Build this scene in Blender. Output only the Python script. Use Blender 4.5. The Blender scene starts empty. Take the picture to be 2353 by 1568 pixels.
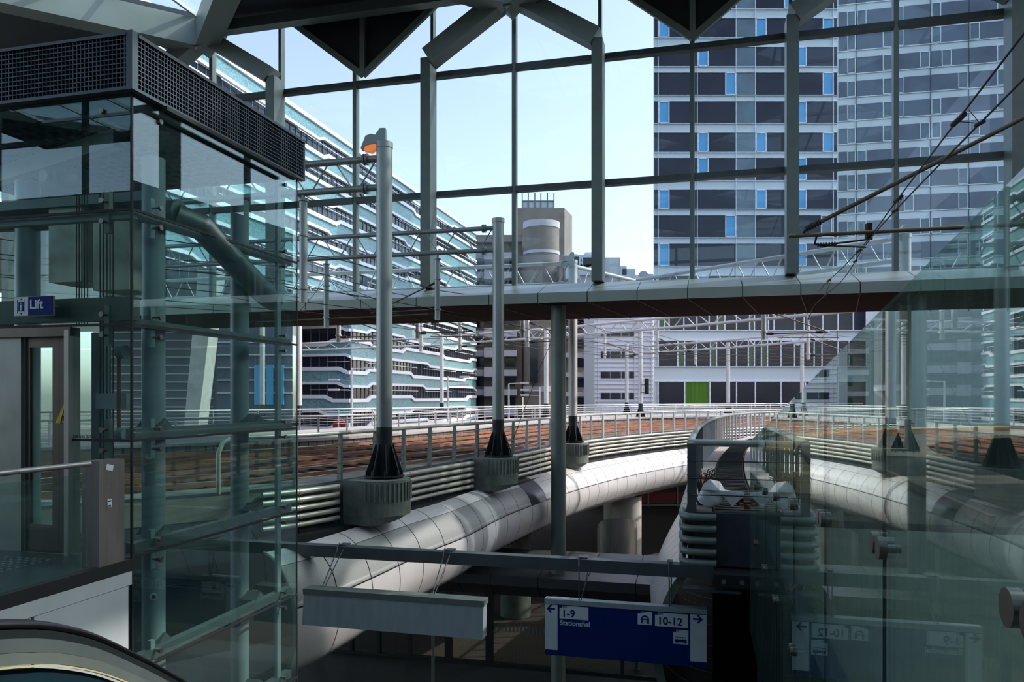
import bpy, math, random
from mathutils import Vector, Matrix
random.seed(7)
C = bpy.context.scene.collection
# ------------------------------------------------------------------ camera, sky, sun, exposure
W_, H_, F_, HZ = 2353.0, 1568.0, 1745.0, 913.0
cam = bpy.data.cameras.new('camera'); camo = bpy.data.objects.new('camera', cam); C.objects.link(camo)
cam.sensor_fit = 'HORIZONTAL'; cam.sensor_width = 36.0; cam.lens = 36.0 * F_ / W_
cam.shift_y = (HZ - H_ / 2) / W_
cam.clip_start = 0.05; cam.clip_end = 2000
camo.location = (0, 0, 0); camo.rotation_euler = (math.pi / 2, 0, 0)
bpy.context.scene.camera = camo
sc = bpy.context.scene
sc.view_settings.view_transform = 'Standard'; sc.view_settings.look = 'None'
sc.view_settings.gamma = 1.0; sc.view_settings.use_curve_mapping = False
sc.view_settings.exposure = 0.08
sc.cycles.max_bounces = 8; sc.cycles.diffuse_bounces = 3; sc.cycles.glossy_bounces = 4
sc.cycles.transparent_max_bounces = 40; sc.cycles.use_denoising = True
sc.cycles.caustics_reflective = False; sc.cycles.caustics_refractive = False
world = bpy.data.worlds.new('sky'); sc.world = world; world.use_nodes = True
wn = world.node_tree; wn.nodes.clear()
wo = wn.nodes.new('ShaderNodeOutputWorld'); wb = wn.nodes.new('ShaderNodeBackground')
sky = wn.nodes.new('ShaderNodeTexSky'); sky.sky_type = 'NISHITA'; sky.sun_disc = False
sky.sun_elevation = math.radians(42); sky.sun_rotation = math.radians(82)
sky.air_density = 1.0; sky.dust_density = 2.2; sky.ozone_density = 1.2; sky.altitude = 0
hs = wn.nodes.new('ShaderNodeHueSaturation'); hs.inputs['Saturation'].default_value = 0.66; hs.inputs['Hue'].default_value = 0.52
wn.links.new(sky.outputs[0], hs.inputs['Color']); wn.links.new(hs.outputs[0], wb.inputs[0]); wn.links.new(wb.outputs[0], wo.inputs[0])
wb.inputs[1].default_value = 0.44
sun = bpy.data.lights.new('sun', 'SUN'); suno = bpy.data.objects.new('sun', sun); C.objects.link(suno)
sun.energy = 3.3; sun.angle = math.radians(0.6); sun.color = (1.0, 0.91, 0.86)
SUN = Vector((0.74, 0.10, 0.66)).normalized()
suno.rotation_euler = SUN.to_track_quat('Z', 'Y').to_euler(); suno.location = (30, 5, 40)

# ------------------------------------------------------------------ frames of reference
TH = math.radians(14.3); S_, C_ = math.sin(TH), math.cos(TH)
EA = Vector((S_, C_, 0)); EB = Vector((C_, -S_, 0)); EZ = Vector((0, 0, 1))     # forward / right of the building grid
def AB(a, b, z=0.0): return EB * a + EA * b + EZ * z          # a = to the right, b = forward, in the grid
def P(x, y, Y): return Vector(((x - W_ / 2) / F_ * Y, Y, (HZ - y) / F_ * Y))
def tt(x): return (x - W_ / 2) / F_
def onb(x, b, z):                                             # point of the plane forward=b seen in column x, height z
    t = tt(x); Y = b / (t * S_ + C_); return Vector((t * Y, Y, z))
def ona(x, a, z):
    t = tt(x); Y = a / (t * C_ - S_); return Vector((t * Y, Y, z))
def V(*a): return Vector(a)

# ------------------------------------------------------------------ materials
def lin(c):
    return tuple((v / 255 / 12.92 if v / 255 <= 0.04045 else ((v / 255 + 0.055) / 1.055) ** 2.4) for v in c[:3]) + (1.0,)
MATS = {}
def mat(name, rgb, rough=0.5, metal=0.0, noise=0.12, scale=3.0, emit=None, spec=0.5, stretch=None, bump=0.0, col2=None):
    if name in MATS: return MATS[name]
    m = bpy.data.materials.new(name); m.use_nodes = True; nt = m.node_tree; b = nt.nodes['Principled BSDF']
    c = lin(rgb); b.inputs['Roughness'].default_value = rough; b.inputs['Metallic'].default_value = metal
    b.inputs['Specular IOR Level'].default_value = spec
    tc = nt.nodes.new('ShaderNodeTexCoord'); mp = nt.nodes.new('ShaderNodeMapping'); nz = nt.nodes.new('ShaderNodeTexNoise')
    mp.inputs['Scale'].default_value = stretch or (1, 1, 1)
    nz.inputs['Scale'].default_value = scale; nz.inputs['Detail'].default_value = 6
    nt.links.new(tc.outputs['Object'], mp.inputs[0]); nt.links.new(mp.outputs[0], nz.inputs['Vector'])
    r = nt.nodes.new('ShaderNodeValToRGB')
    c2 = lin(col2) if col2 else tuple(v * (1 - 2.2 * noise) for v in c[:3]) + (1,)
    r.color_ramp.elements[0].position = 0.32; r.color_ramp.elements[1].position = 0.62
    r.color_ramp.elements[0].color = c2; r.color_ramp.elements[1].color = c
    nt.links.new(nz.outputs['Fac'], r.inputs[0]); nt.links.new(r.outputs[0], b.inputs['Base Color'])
    if bump:
        bp = nt.nodes.new('ShaderNodeBump'); bp.inputs['Strength'].default_value = bump; bp.inputs['Distance'].default_value = 0.02
        nt.links.new(nz.outputs['Fac'], bp.inputs['Height']); nt.links.new(bp.outputs[0], b.inputs['Normal'])
    if emit:
        b.inputs['Emission Color'].default_value = lin(emit[0]); b.inputs['Emission Strength'].default_value = emit[1]
    MATS[name] = m; return m
def glass(name, tint, ior=1.5, veil=0.0, veilcol=(150, 180, 175), rough=0.0, streak=0.0):
    m = bpy.data.materials.new(name); m.use_nodes = True; nt = m.node_tree; nt.nodes.clear()
    o = nt.nodes.new('ShaderNodeOutputMaterial'); t = nt.nodes.new('ShaderNodeBsdfTransparent'); g = nt.nodes.new('ShaderNodeBsdfGlossy')
    f = nt.nodes.new('ShaderNodeFresnel'); ge = nt.nodes.new('ShaderNodeNewGeometry'); mi = nt.nodes.new('ShaderNodeMapRange')
    mi.inputs[3].default_value = ior; mi.inputs[4].default_value = 1 / ior
    nt.links.new(ge.outputs['Backfacing'], mi.inputs[0]); nt.links.new(mi.outputs[0], f.inputs[0])
    x = nt.nodes.new('ShaderNodeMixShader'); t.inputs[0].default_value = tuple(tint) + (1,)
    g.inputs['Roughness'].default_value = rough; g.inputs[0].default_value = (0.93, 1.0, 0.99, 1)
    nt.links.new(f.outputs[0], x.inputs[0]); nt.links.new(t.outputs[0], x.inputs[1]); nt.links.new(g.outputs[0], x.inputs[2])
    last = x
    if veil:
        d = nt.nodes.new('ShaderNodeBsdfDiffuse'); d.inputs[0].default_value = lin(veilcol)
        y = nt.nodes.new('ShaderNodeMixShader'); y.inputs[0].default_value = veil
        if streak:
            tc = nt.nodes.new('ShaderNodeTexCoord'); mp = nt.nodes.new('ShaderNodeMapping'); nz = nt.nodes.new('ShaderNodeTexNoise')
            mp.inputs['Scale'].default_value = (9, 9, 0.9); nz.inputs['Scale'].default_value = 2.0; nz.inputs['Detail'].default_value = 5
            mr = nt.nodes.new('ShaderNodeMapRange'); mr.inputs[1].default_value = 0.42; mr.inputs[2].default_value = 0.75
            mr.inputs[3].default_value = veil * (1 - streak); mr.inputs[4].default_value = veil * (1 + 2 * streak)
            nt.links.new(tc.outputs['Object'], mp.inputs[0]); nt.links.new(mp.outputs[0], nz.inputs['Vector'])
            nt.links.new(nz.outputs['Fac'], mr.inputs[0]); nt.links.new(mr.outputs[0], y.inputs[0])
        nt.links.new(x.outputs[0], y.inputs[1]); nt.links.new(d.outputs[0], y.inputs[2]); last = y
    nt.links.new(last.outputs[0], o.inputs[0]); MATS[name] = m; return m
def crackle(name, base, line, scale):
    m = mat(name, base, 0.45)
    nt = m.node_tree; b = nt.nodes['Principled BSDF']
    tc = nt.nodes.new('ShaderNodeTexCoord'); v = nt.nodes.new('ShaderNodeTexVoronoi'); v.feature = 'DISTANCE_TO_EDGE'; v.inputs['Scale'].default_value = scale
    r = nt.nodes.new('ShaderNodeValToRGB'); r.color_ramp.elements[0].position = 0.05; r.color_ramp.elements[1].position = 0.09
    r.color_ramp.elements[0].color = lin(line); r.color_ramp.elements[1].color = lin(base)
    nt.links.new(tc.outputs['Object'], v.inputs['Vector']); nt.links.new(v.outputs['Distance'], r.inputs[0]); nt.links.new(r.outputs[0], b.inputs['Base Color'])
    return m
def perforated(name, rgb, rough=0.45):
    m = mat(name, rgb, rough, 0.1)
    nt = m.node_tree; b = nt.nodes['Principled BSDF']
    tc = nt.nodes.new('ShaderNodeTexCoord'); v = nt.nodes.new('ShaderNodeTexVoronoi'); v.inputs['Scale'].default_value = 75; v.inputs['Randomness'].default_value = 0.0
    r = nt.nodes.new('ShaderNodeValToRGB'); r.color_ramp.elements[0].position = 0.28; r.color_ramp.elements[1].position = 0.38
    r.color_ramp.elements[0].color = lin(tuple(v_ * 0.55 for v_ in rgb)); r.color_ramp.elements[1].color = lin(rgb)
    nt.links.new(tc.outputs['Object'], v.inputs['Vector']); nt.links.new(v.outputs['Distance'], r.inputs[0]); nt.links.new(r.outputs[0], b.inputs['Base Color'])
    return m
def brick(name, c1, c2, mortar, scale, w=0.5, h=0.25):
    m = mat(name, c1, 0.85)
    nt = m.node_tree; b = nt.nodes['Principled BSDF']
    tc = nt.nodes.new('ShaderNodeTexCoord'); k = nt.nodes.new('ShaderNodeTexBrick'); k.inputs['Scale'].default_value = scale
    k.inputs['Color1'].default_value = lin(c1); k.inputs['Color2'].default_value = lin(c2); k.inputs['Mortar'].default_value = lin(mortar)
    k.inputs['Mortar Size'].default_value = 0.02; k.inputs['Brick Width'].default_value = w; k.inputs['Row Height'].default_value = h
    nt.links.new(tc.outputs['Object'], k.inputs['Vector']); nt.links.new(k.outputs['Color'], b.inputs['Base Color'])
    return m

STEEL = mat('painted_steel', (110, 122, 116), 0.42, 0.25, 0.06)
STEEL_DK = mat('dark_painted_steel', (74, 84, 86), 0.5, 0.2, 0.08)
ROOFBEAM = mat('roof_girder_paint', (136, 146, 142), 0.45, 0.15, 0.05, 1.0)
ROOFDK = mat('roof_dark_panel', (44, 50, 54), 0.6, 0.1, 0.1)
SOFFIT = mat('brown_soffit', (48, 36, 34), 0.95, 0, 0.12, 2.0, spec=0.05)
FASCIA = mat('bridge_fascia', (154, 164, 154), 0.4, 0.2, 0.05, 0.8)
MASTG = mat('galvanised_mast', (150, 160, 158), 0.38, 0.55, 0.1, 2.5, stretch=(1, 1, .3))
MASTW = mat('bright_galvanised', (196, 196, 198), 0.4, 0.25, 0.06, 2.0)
MASTBASE = mat('mast_base_black', (30, 38, 40), 0.5, 0.2, 0.1)
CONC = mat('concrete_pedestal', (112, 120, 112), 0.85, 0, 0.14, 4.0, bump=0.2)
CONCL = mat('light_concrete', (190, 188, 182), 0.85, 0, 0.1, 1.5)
PIPE = mat('galvanised_pipe', (186, 186, 174), 0.42, 0.35, 0.08, 3.0)
TUBEW = mat('white_tube_cladding', (206, 206, 204), 0.34, 0.15, 0.05, 1.2)
TUBEP = perforated('perforated_cladding', (152, 156, 152))
TUBEWIN = mat('dark_tube_glass', (58, 56, 62), 0.25, 0.2)
GAP = mat('dark_gap', (26, 30, 32), 0.7)
DECK = mat('track_deck', (104, 84, 72), 0.9, 0, 0.2, 1.5, bump=0.4, col2=(60, 52, 48))
DECKC = mat('concrete_walkway', (128, 126, 118), 0.9, 0, 0.12, 2.0)
RAILM = mat('rusty_rail', (158, 108, 76), 0.6, 0.1, 0.12, 0.9, col2=(112, 74, 56))
RAILT = mat('shiny_rail_top', (205, 208, 215), 0.25, 0.8)
SLEEPER = mat('sleeper', (62, 48, 42), 0.85, 0, 0.2, 4)
BLOCK = brick('concrete_blocks', (128, 124, 120), (112, 108, 106), (60, 58, 58), 1.0, 1.2, 0.3)
PLAT = mat('platform_strip', (168, 162, 156), 0.85, 0, 0.08)
PAVE = brick('dark_paving', (78, 66, 57), (70, 60, 52), (38, 34, 32), 2.0)
FLOORI = mat('hall_floor_stone', (72, 76, 74), 0.5, 0, 0.1, 0.8)
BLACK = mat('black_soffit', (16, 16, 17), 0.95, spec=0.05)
LIFTST = mat('lift_steel', (104, 118, 116), 0.4, 0.4, 0.08)
STAIN = mat('stainless_steel', (172, 172, 168), 0.34, 0.55, 0.1, 2.0, stretch=(6, 6, .5))
STAIND = mat('brown_stainless', (98, 92, 86), 0.35, 0.75, 0.1, 2.0)
GRILLE = mat('grille_slate', (82, 92, 100), 0.45, 0.3, 0.05)
GRILLED = mat('grille_inside', (18, 22, 25), 0.8)
LIFTCOL = mat('lift_column_paint', (134, 156, 158), 0.4, 0.1, 0.05)
PANELW = mat('pale_fascia_panel', (186, 198, 200), 0.4, 0.05, 0.04)
DARKT = mat('dark_teal_panel', (26, 52, 62), 0.35, 0.1)
SIGNB = mat('sign_blue', (0, 42, 108), 0.6, 0, 0.03, spec=0.12)
SIGNW = mat('sign_white', (206, 218, 222), 0.4, 0, 0.03)
SIGNG = mat('sign_back_grey', (148, 162, 164), 0.5, 0.1, 0.06, 3.0, stretch=(3, 3, .4))
RUBBER = mat('black_rubber', (24, 22, 26), 0.35)
WIRE = mat('wire', (42, 36, 34), 0.6, 0.4)
BRASS = mat('olive_pole', (106, 98, 78), 0.5, 0.4)
WHITE = mat('white_facade_band', (240, 242, 246), 0.5, 0, 0.02)
TEAL = crackle('teal_cracked_panel', (128, 166, 170), (98, 140, 148), 2.3)
WIND = mat('dark_window_glass', (40, 44, 58), 0.08, 0.0, 0.2, 0.25, spec=0.3)
WINDT = mat('teal_window_glass', (84, 112, 122), 0.1, 0.0, 0.2, 0.25, spec=0.8)
WINDG = mat('grey_window_glass', (74, 92, 108), 0.1, 0.0, 0.25, 0.2, spec=0.8)
WINB = mat('blue_blind_window', (88, 172, 222), 0.35, 0, 0.05, 0.3)
SPAN = mat('pale_blue_spandrel', (204, 214, 216), 0.35, 0.05, 0.03, 0.2)
FRAMEW = mat('white_window_frame', (236, 242, 250), 0.5)
CURT = mat('green_curtain', (86, 132, 30), 0.8, 0, 0.25, 1.5, stretch=(6, 1, .05))
BCONC = mat('brown_concrete', (142, 132, 122), 0.9, 0, 0.1, .4)
BCONCL = mat('pale_balcony_concrete', (206, 202, 204), 0.9, 0, 0.06, .5)
RIBW = mat('ribbed_white_wall', (214, 212, 216), 0.6, 0, 0.03)
BAG = mat('white_plastic_bag', (240, 246, 246), 0.3, 0, 0.04, 12, bump=0.5)
TWIG = mat('dry_twigs', (70, 60, 48), 0.9, 0, 0.2, 8)
RUST = mat('orange_ballast', (206, 160, 104), 0.9, 0, 0.25, 5.0)
GL_WALL = glass('curtain_wall_glass', (0.79, 0.865, 0.90), 1.33, 0.02, (190, 215, 225))
GL_ROOF = glass('roof_glass', (0.86, 0.95, 0.95), 1.3)
GL_LIFT = glass('lift_glass', (0.835, 0.915, 0.90), 1.52, 0.02, (120, 160, 160))
GL_RAIL = glass('balustrade_glass', (0.74, 0.87, 0.83), 1.72, 0.06, (140, 170, 158), 0.0, 0.6)
GL_DARK = glass('grey_door_glass', (0.72, 0.78, 0.76), 1.45, 0.02, (110, 115, 105))
FABR = mat('disc_steel', (128, 122, 118), 0.3, 0.85, 0.1, 10)
SODIUM = mat('sodium_lamp_glow', (255, 150, 90), 0.5, emit=((255, 150, 90), 0.45))
GREENL = mat('exit_sign_green', (30, 140, 90), 0.5, emit=((40, 190, 120), .5))
REDL = mat('red_signal_glow', (255, 40, 60), 0.5, emit=((255, 30, 60), 1.0))
YEL = mat('warning_yellow', (226, 200, 20), 0.5)
YSTRIP = mat('yellow_strip_lamp', (190, 184, 140), 0.5, emit=((226, 210, 150), .06))
REDW = mat('dark_red_shopfront', (110, 18, 30), 0.5)

# ------------------------------------------------------------------ mesh builder
class MB:
    def __init__(s): s.v = []; s.f = []; s.sm = []; s.mi = []; s.cur = 0
    def add(s, vs, fs, smooth=False):
        n = len(s.v); s.v += [tuple(v) for v in vs]
        for f in fs: s.f.append(tuple(i + n for i in f)); s.sm.append(smooth); s.mi.append(s.cur)
        return s
    def quad(s, a, b, c, d): return s.add([a, b, c, d], [(0, 1, 2, 3)])
    def hexa(s, p):   # 8 points: bottom 4 (ccw), top 4
        return s.add(p, [(3, 2, 1, 0), (4, 5, 6, 7), (0, 1, 5, 4), (1, 2, 6, 5), (2, 3, 7, 6), (3, 0, 4, 7)])
    def box(s, c, dx, dy, dz, ex=V(1, 0, 0), ey=V(0, 1, 0), ez=V(0, 0, 1)):
        c = Vector(c); x = ex * dx / 2; y = ey * dy / 2; z = ez * dz / 2
        return s.hexa([c - x - y - z, c + x - y - z, c + x + y - z, c - x + y - z, c - x - y + z, c + x - y + z, c + x + y + z, c - x + y + z])
    def gbox(s, a0, a1, b0, b1, z0, z1):     # box in the building grid
        return s.hexa([AB(a0, b0, z0), AB(a1, b0, z0), AB(a1, b1, z0), AB(a0, b1, z0), AB(a0, b0, z1), AB(a1, b0, z1), AB(a1, b1, z1), AB(a0, b1, z1)])
    def bar(s, p, q, w, h, up=V(0, 0, 1)):
        p = Vector(p); q = Vector(q); d = (q - p).normalized(); x = d.cross(Vector(up))
        if x.length < 1e-4: x = d.cross(V(1, 0, 0))
        x.normalize(); u = x.cross(d).normalized()
        return s.box((p + q) / 2, w, (q - p).length, h, x, d, u)
    def tube(s, pts, r, n=10, caps=True, closed=False):
        pts = [Vector(p) for p in pts]; m = len(pts); rings = []; up = None
        rr = r if isinstance(r, (list, tuple)) else [r] * m
        for i, p in enumerate(pts):
            if i == 0: d = pts[1] - p
            elif i == m - 1: d = p - pts[-2]
            else: d = (pts[i + 1] - p).normalized() + (p - pts[i - 1]).normalized()
            if d.length < 1e-9: d = V(0, 0, 1)
            d.normalize()
            if up is None: up = V(0, 0, 1) if abs(d.z) < 0.9 else V(1, 0, 0)
            x = d.cross(up)
            if x.length < 1e-5: up = V(1, 0, 0) if abs(d.x) < .9 else V(0, 1, 0); x = d.cross(up)
            x.normalize(); y = x.cross(d).normalized(); up = y
            rings.append([p + x * math.cos(2 * math.pi * k / n) * rr[i] + y * math.sin(2 * math.pi * k / n) * rr[i] for k in range(n)])
        vs = [v for g in rings for v in g]; fs = []
        for i in range(m - 1):
            for k in range(n): fs.append((i * n + k, i * n + (k + 1) % n, (i + 1) * n + (k + 1) % n, (i + 1) * n + k))
        s.add(vs, fs, True)
        if caps:
            s.add(rings[0], [tuple(range(n - 1, -1, -1))]); s.add(rings[-1], [tuple(range(n))])
        return s
    def cyl(s, p, q, r, n=16): return s.tube([p, q], r, n)
    def prism(s, poly, o, ex, ey, ez, h):
        n = len(poly); o = Vector(o); a = [o + ex * x + ey * y for x, y in poly]; b = [v + ez * h for v in a]
        return s.add(a + b, [tuple(range(n - 1, -1, -1)), tuple(range(n, 2 * n))] + [(i, (i + 1) % n, n + (i + 1) % n, n + i) for i in range(n)])
    def sweep(s, prof, frames, closed=True, smooth=False, caps=True):   # frames: (origin, x-axis, y-axis)
        n = len(prof); vs = []
        for o, ex, ey in frames: vs += [o + ex * x + ey * y for x, y in prof]
        fs = []; m = len(frames); kk = n if closed else n - 1
        for i in range(m - 1):
            for k in range(kk): fs.append((i * n + k, i * n + (k + 1) % n, (i + 1) * n + (k + 1) % n, (i + 1) * n + k))
        s.add(vs, fs, smooth)
        if caps and closed:
            s.add(vs[:n], [tuple(range(n))]); s.add(vs[-n:], [tuple(range(n - 1, -1, -1))])
        return s
    def build(s, name, mats, parent=None, kind=None, label=None):
        L = worigin(parent) if parent is not None else V(0, 0, 0)
        base = None
        if parent is None:
            n = len(s.v); base = V(sum(v[0] for v in s.v) / n, sum(v[1] for v in s.v) / n, min(v[2] for v in s.v)); L = base
        me = bpy.data.meshes.new(name); me.from_pydata([(v[0] - L.x, v[1] - L.y, v[2] - L.z) for v in s.v], [], s.f)
        mats = mats if isinstance(mats, (list, tuple)) else [mats]
        for m in mats: me.materials.append(m)
        me.polygons.foreach_set('use_smooth', s.sm); me.polygons.foreach_set('material_index', s.mi); me.update()
        o = bpy.data.objects.new(name, me); C.objects.link(o)
        if parent is not None: o.parent = parent
        else: o.location = base
        if kind: o['kind'] = kind
        if label: o['label'] = label
        return o
def worigin(o):
    L = V(0, 0, 0)
    while o is not None: L = L + o.location; o = o.parent
    return L
def tag(o, label, cat, group=None, kind=None):
    o['label'] = label; o['category'] = cat
    if group: o['group'] = group
    if kind: o['kind'] = kind
    return o
def thing(name, loc, label, cat, group=None):
    o = bpy.data.objects.new(name, None); C.objects.link(o); o.location = loc; o.empty_display_size = 0.2
    return tag(o, label, cat, group)
def structure(name, loc=(0, 0, 0)):
    o = bpy.data.objects.new(name, None); C.objects.link(o); o.location = loc; o['kind'] = 'structure'; return o
def bld(fn, name, m, parent=None, **k):
    b = MB(); fn(b); return b.build(name, m, parent, **k)
def text(body, size, pos, ex, n, m, parent, name='lettering', align='LEFT'):
    cu = bpy.data.curves.new(name, 'FONT'); cu.body = body; cu.size = size; cu.extrude = 0.0006; cu.align_x = align
    cu.materials.append(m); cu.resolution_u = 4
    cu.offset = size * 0.022
    o = bpy.data.objects.new(name, cu); C.objects.link(o); o.parent = parent
    R = Matrix((ex, EZ, n)).transposed().to_4x4()
    o.matrix_local = Matrix.Translation(Vector(pos) - worigin(parent)) @ R
    bpy.context.view_layer.update()
    me = bpy.data.meshes.new_from_object(o.evaluated_get(bpy.context.evaluated_depsgraph_get()))
    q = bpy.data.objects.new(name, me); C.objects.link(q); q.parent = parent; q.matrix_local = o.matrix_local.copy()
    bpy.data.objects.remove(o, do_unlink=True); bpy.data.curves.remove(cu); q.name = name
    return q
def catmull(pts, step):
    pts = [Vector(p) if len(p) == 3 else Vector((p[0], p[1], 0)) for p in pts]
    q = [pts[0] * 2 - pts[1]] + pts + [pts[-1] * 2 - pts[-2]]; fine = []
    for i in range(1, len(q) - 2):
        for k in range(24):
            t = k / 24; a, b, c, d = q[i - 1], q[i], q[i + 1], q[i + 2]
            fine.append(0.5 * ((2 * b) + (c - a) * t + (2 * a - 5 * b + 4 * c - d) * t * t + (3 * b - a - 3 * c + d) * t ** 3))
    fine.append(pts[-1]); out = [fine[0]]; acc = 0
    for i in range(1, len(fine)):
        seg = (fine[i] - fine[i - 1]).length
        while acc + seg >= step:
            r = (step - acc) / seg; p = fine[i - 1].lerp(fine[i], r); out.append(p); fine[i - 1] = p; seg = (fine[i] - p).length; acc = 0
        acc += seg
    return out
def normals(path):
    out = []
    for i in range(len(path)):
        d = path[min(i + 1, len(path) - 1)] - path[max(i - 1, 0)]; d.z = 0; d.normalize(); out.append(V(d.y, -d.x, 0))
    return out
def off(path, d, z=None):
    return [V(p.x + n.x * d, p.y + n.y * d, p.z if z is None else z) for p, n in zip(path, normals(path))]
def strip(mb, A, B):
    n = len(A); mb.add(A + B, [(i, i + 1, n + i + 1, n + i) for i in range(n - 1)])
# ------------------------------------------------------------------ the setting: hall shell
BW = 24.27; ZG = -8.9; A0 = -5.99
def wall_s(x): t = tt(x); return (25.0 * t - 0.19) / (C_ + S_ * t) + A0      # a of the wall point seen in column x
bld(lambda b: b.gbox(-30, 24, -14, BW, ZG - 0.3, ZG), 'floor', FLOORI, kind='structure')
bld(lambda b: b.gbox(-160, 160, BW, 330, ZG - 0.4, ZG - 0.02), 'ground', PAVE, kind='structure')
def ceil_(b):
    L = 11.35; z0, z1 = 13.35, 13.75
    def ring(ca, cb):
        h = L / 2; k = 0.92 * h
        cs = [(-h, -h), (h, -h), (h, h), (-h, h)]; ms = [(0, -h), (h, 0), (0, h), (-h, 0)]; ds = [(0, -k), (k, 0), (0, k), (-k, 0)]
        for z, fl in ((z0, True), (z1, False)):
            for i in range(4):
                poly = [ms[i - 1], cs[i], ms[i], ds[i], ds[i - 1]]
                pts = [AB(ca + x, cb + y, z) for x, y in poly]
                if fl: pts = pts[::-1]
                b.add(pts, [tuple(range(5))])
        for i in range(4):
            p, q = ds[i], ds[(i + 1) % 4]
            b.quad(AB(ca + p[0], cb + p[1], z0), AB(ca + q[0], cb + q[1], z0), AB(ca + q[0], cb + q[1], z1), AB(ca + p[0], cb + p[1], z1))
    for i in (-2, -1, 0, 1):
        for j in range(4): ring(A0 - 0.1 + L * i + (0 if i < 9 else 0), BW - L / 2 - L * j)
bld(ceil_, 'ceiling', ROOFDK, kind='structure')
n = 0
for i in (-2, -1, 0, 1):
    for j in range(4):
        n += 1; ca, cb, h = A0 - 0.1 + 11.35 * i, BW - 11.35 / 2 - 11.35 * j, 5.28
        g = MB(); q = [AB(ca, cb - h, 13.6), AB(ca + h, cb, 13.6), AB(ca, cb + h, 13.6), AB(ca - h, cb, 13.6)]
        g.hexa(q + [p + EZ * 0.03 for p in q]); w = g.build('window_%d' % n, GL_ROOF, kind='structure')
        f = MB()
        for k in (-0.5, 0.0, 0.5):
            f.bar(AB(ca + k * h - (h - abs(k) * h) * 0, cb - (h - abs(k * h)), 13.5), AB(ca + k * h, cb + (h - abs(k * h)), 13.5), .09, .14)
            f.bar(AB(ca - (h - abs(k * h)), cb + k * h, 13.5), AB(ca + (h - abs(k * h)), cb + k * h, 13.5), .09, .14)
        f.build('window_frame', MASTW, w)
bld(lambda b: b.gbox(15.6, 16.0, -14, BW - 2, ZG, 13.3), 'wall_right', mat('side_wall_paint', (92, 104, 104), .7), kind='structure')
bld(lambda b: b.gbox(-30, 16, -14.4, -14, ZG, 8.5), 'wall_back', mat('back_wall_paint', (104, 112, 108), .7), kind='structure')
w = bld(lambda b: b.gbox(-30, 16, -14.22, -14.2, 8.5, 13.3), 'window_17', GL_ROOF, kind='structure')
bld(lambda b: [b.gbox(-30 + 4.6 * k, -29.8 + 4.6 * k, -14.3, -14.1, 8.5, 13.3) for k in range(11)] + [b.gbox(-30, 16, -14.3, -14.1, z_, z_ + .2) for z_ in (10.8,)], 'window_frame', STEEL_DK, w)

# the big glazed end wall
wf = structure('wall_front', AB(A0, BW, 3.6))
COLS = [wall_s(650) - 5.72, -5.99 - 8.62 - .02, -5.99 - 2.92, -5.99 + 2.73, -5.99 + 8.45, -5.99 + 14.26, -5.99 + 20.0]
COLS = [COLS[1] - 11.4, COLS[1] - 5.7] + COLS[1:]
THIN = [(COLS[i] + COLS[i + 1]) / 2 for i in range(len(COLS) - 1)]
ZB, ZU, ZL, ZN = 3.62, 10.83, 6.82, 12.9
ZTOP = 13.3
NODES = [A0 - 0.1 - 11.35 * 2, A0 - 0.1 - 11.35, A0 - 0.1, A0 - 0.1 + 11.35, A0 - .1 + 22.7]
for a in COLS:
    bld(lambda b: b.gbox(a - .17, a + .17, BW - .85, BW - .22, ZB, 11.15), 'column', STEEL, wf)
    bld(lambda b: b.gbox(a - .05, a + .05, BW - .22, BW + .06, ZB, ZTOP), 'mullion', STEEL, wf)
for a in THIN: bld(lambda b: b.gbox(a - .07, a + .07, BW - .16, BW + .08, ZB, ZTOP), 'mullion', STEEL, wf)
allm = sorted(COLS + THIN)
for z in (ZL, ZU):
    for i in range(len(allm) - 1):
        bld(lambda b: b.gbox(allm[i] + .05, allm[i + 1] - .05, BW - .2, BW + .06, z - .09, z + .09), 'transom', STEEL_DK, wf)
zs = [ZB, ZL, ZU, ZTOP]
for i in range(len(allm) - 1):
    for k in range(3):
        bld(lambda b: b.gbox(allm[i] + .05, allm[i + 1] - .05, BW - .015, BW + .005, zs[k] + .05, zs[k + 1] - .05), 'glass_pane', GL_WALL, wf)
# roof edge girders, nodes and hanging dark triangles
for na in NODES:
    t = thing('roof_node_girder', AB(na, BW - .5, ZN), 'grey folded roof girder meeting the glass wall above column pair', 'girder', 'roof girders along the glass wall')
    t['label'] = {0: 'grey roof girder far left behind the lift tower top', 1: 'grey roof girder node above the black lift grille', 2: 'grey roof girder peak at the top middle of the glass wall',
                  3: 'grey roof girder over the dark office tower', 4: 'grey roof girder at the far right end of the glass wall'}[NODES.index(na)]
    for sgn in (-1, 1):
        ca = min(COLS, key=lambda c: abs(c - (na + sgn * 2.85)))
        bld(lambda b: b.bar(AB(na + sgn * .1, BW - .6, ZN), AB(ca - sgn * .05, BW - .6, 11.2), .55, .62, EA), 'arm', ROOFBEAM, t)
        bld(lambda b: b.bar(AB(na + sgn * .15, BW - .7, ZN), AB(na + sgn * 5.6, BW - 6.1, ZN), .75, .95), 'arm', ROOFBEAM, t)
    bld(lambda b: b.prism([(0, -.62), (.75, .1), (.5, .5), (-.5, .5), (-.75, .1)], AB(na, BW - .28, ZN), EB, EZ, -EA, .75), 'node', ROOFBEAM, t)
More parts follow.
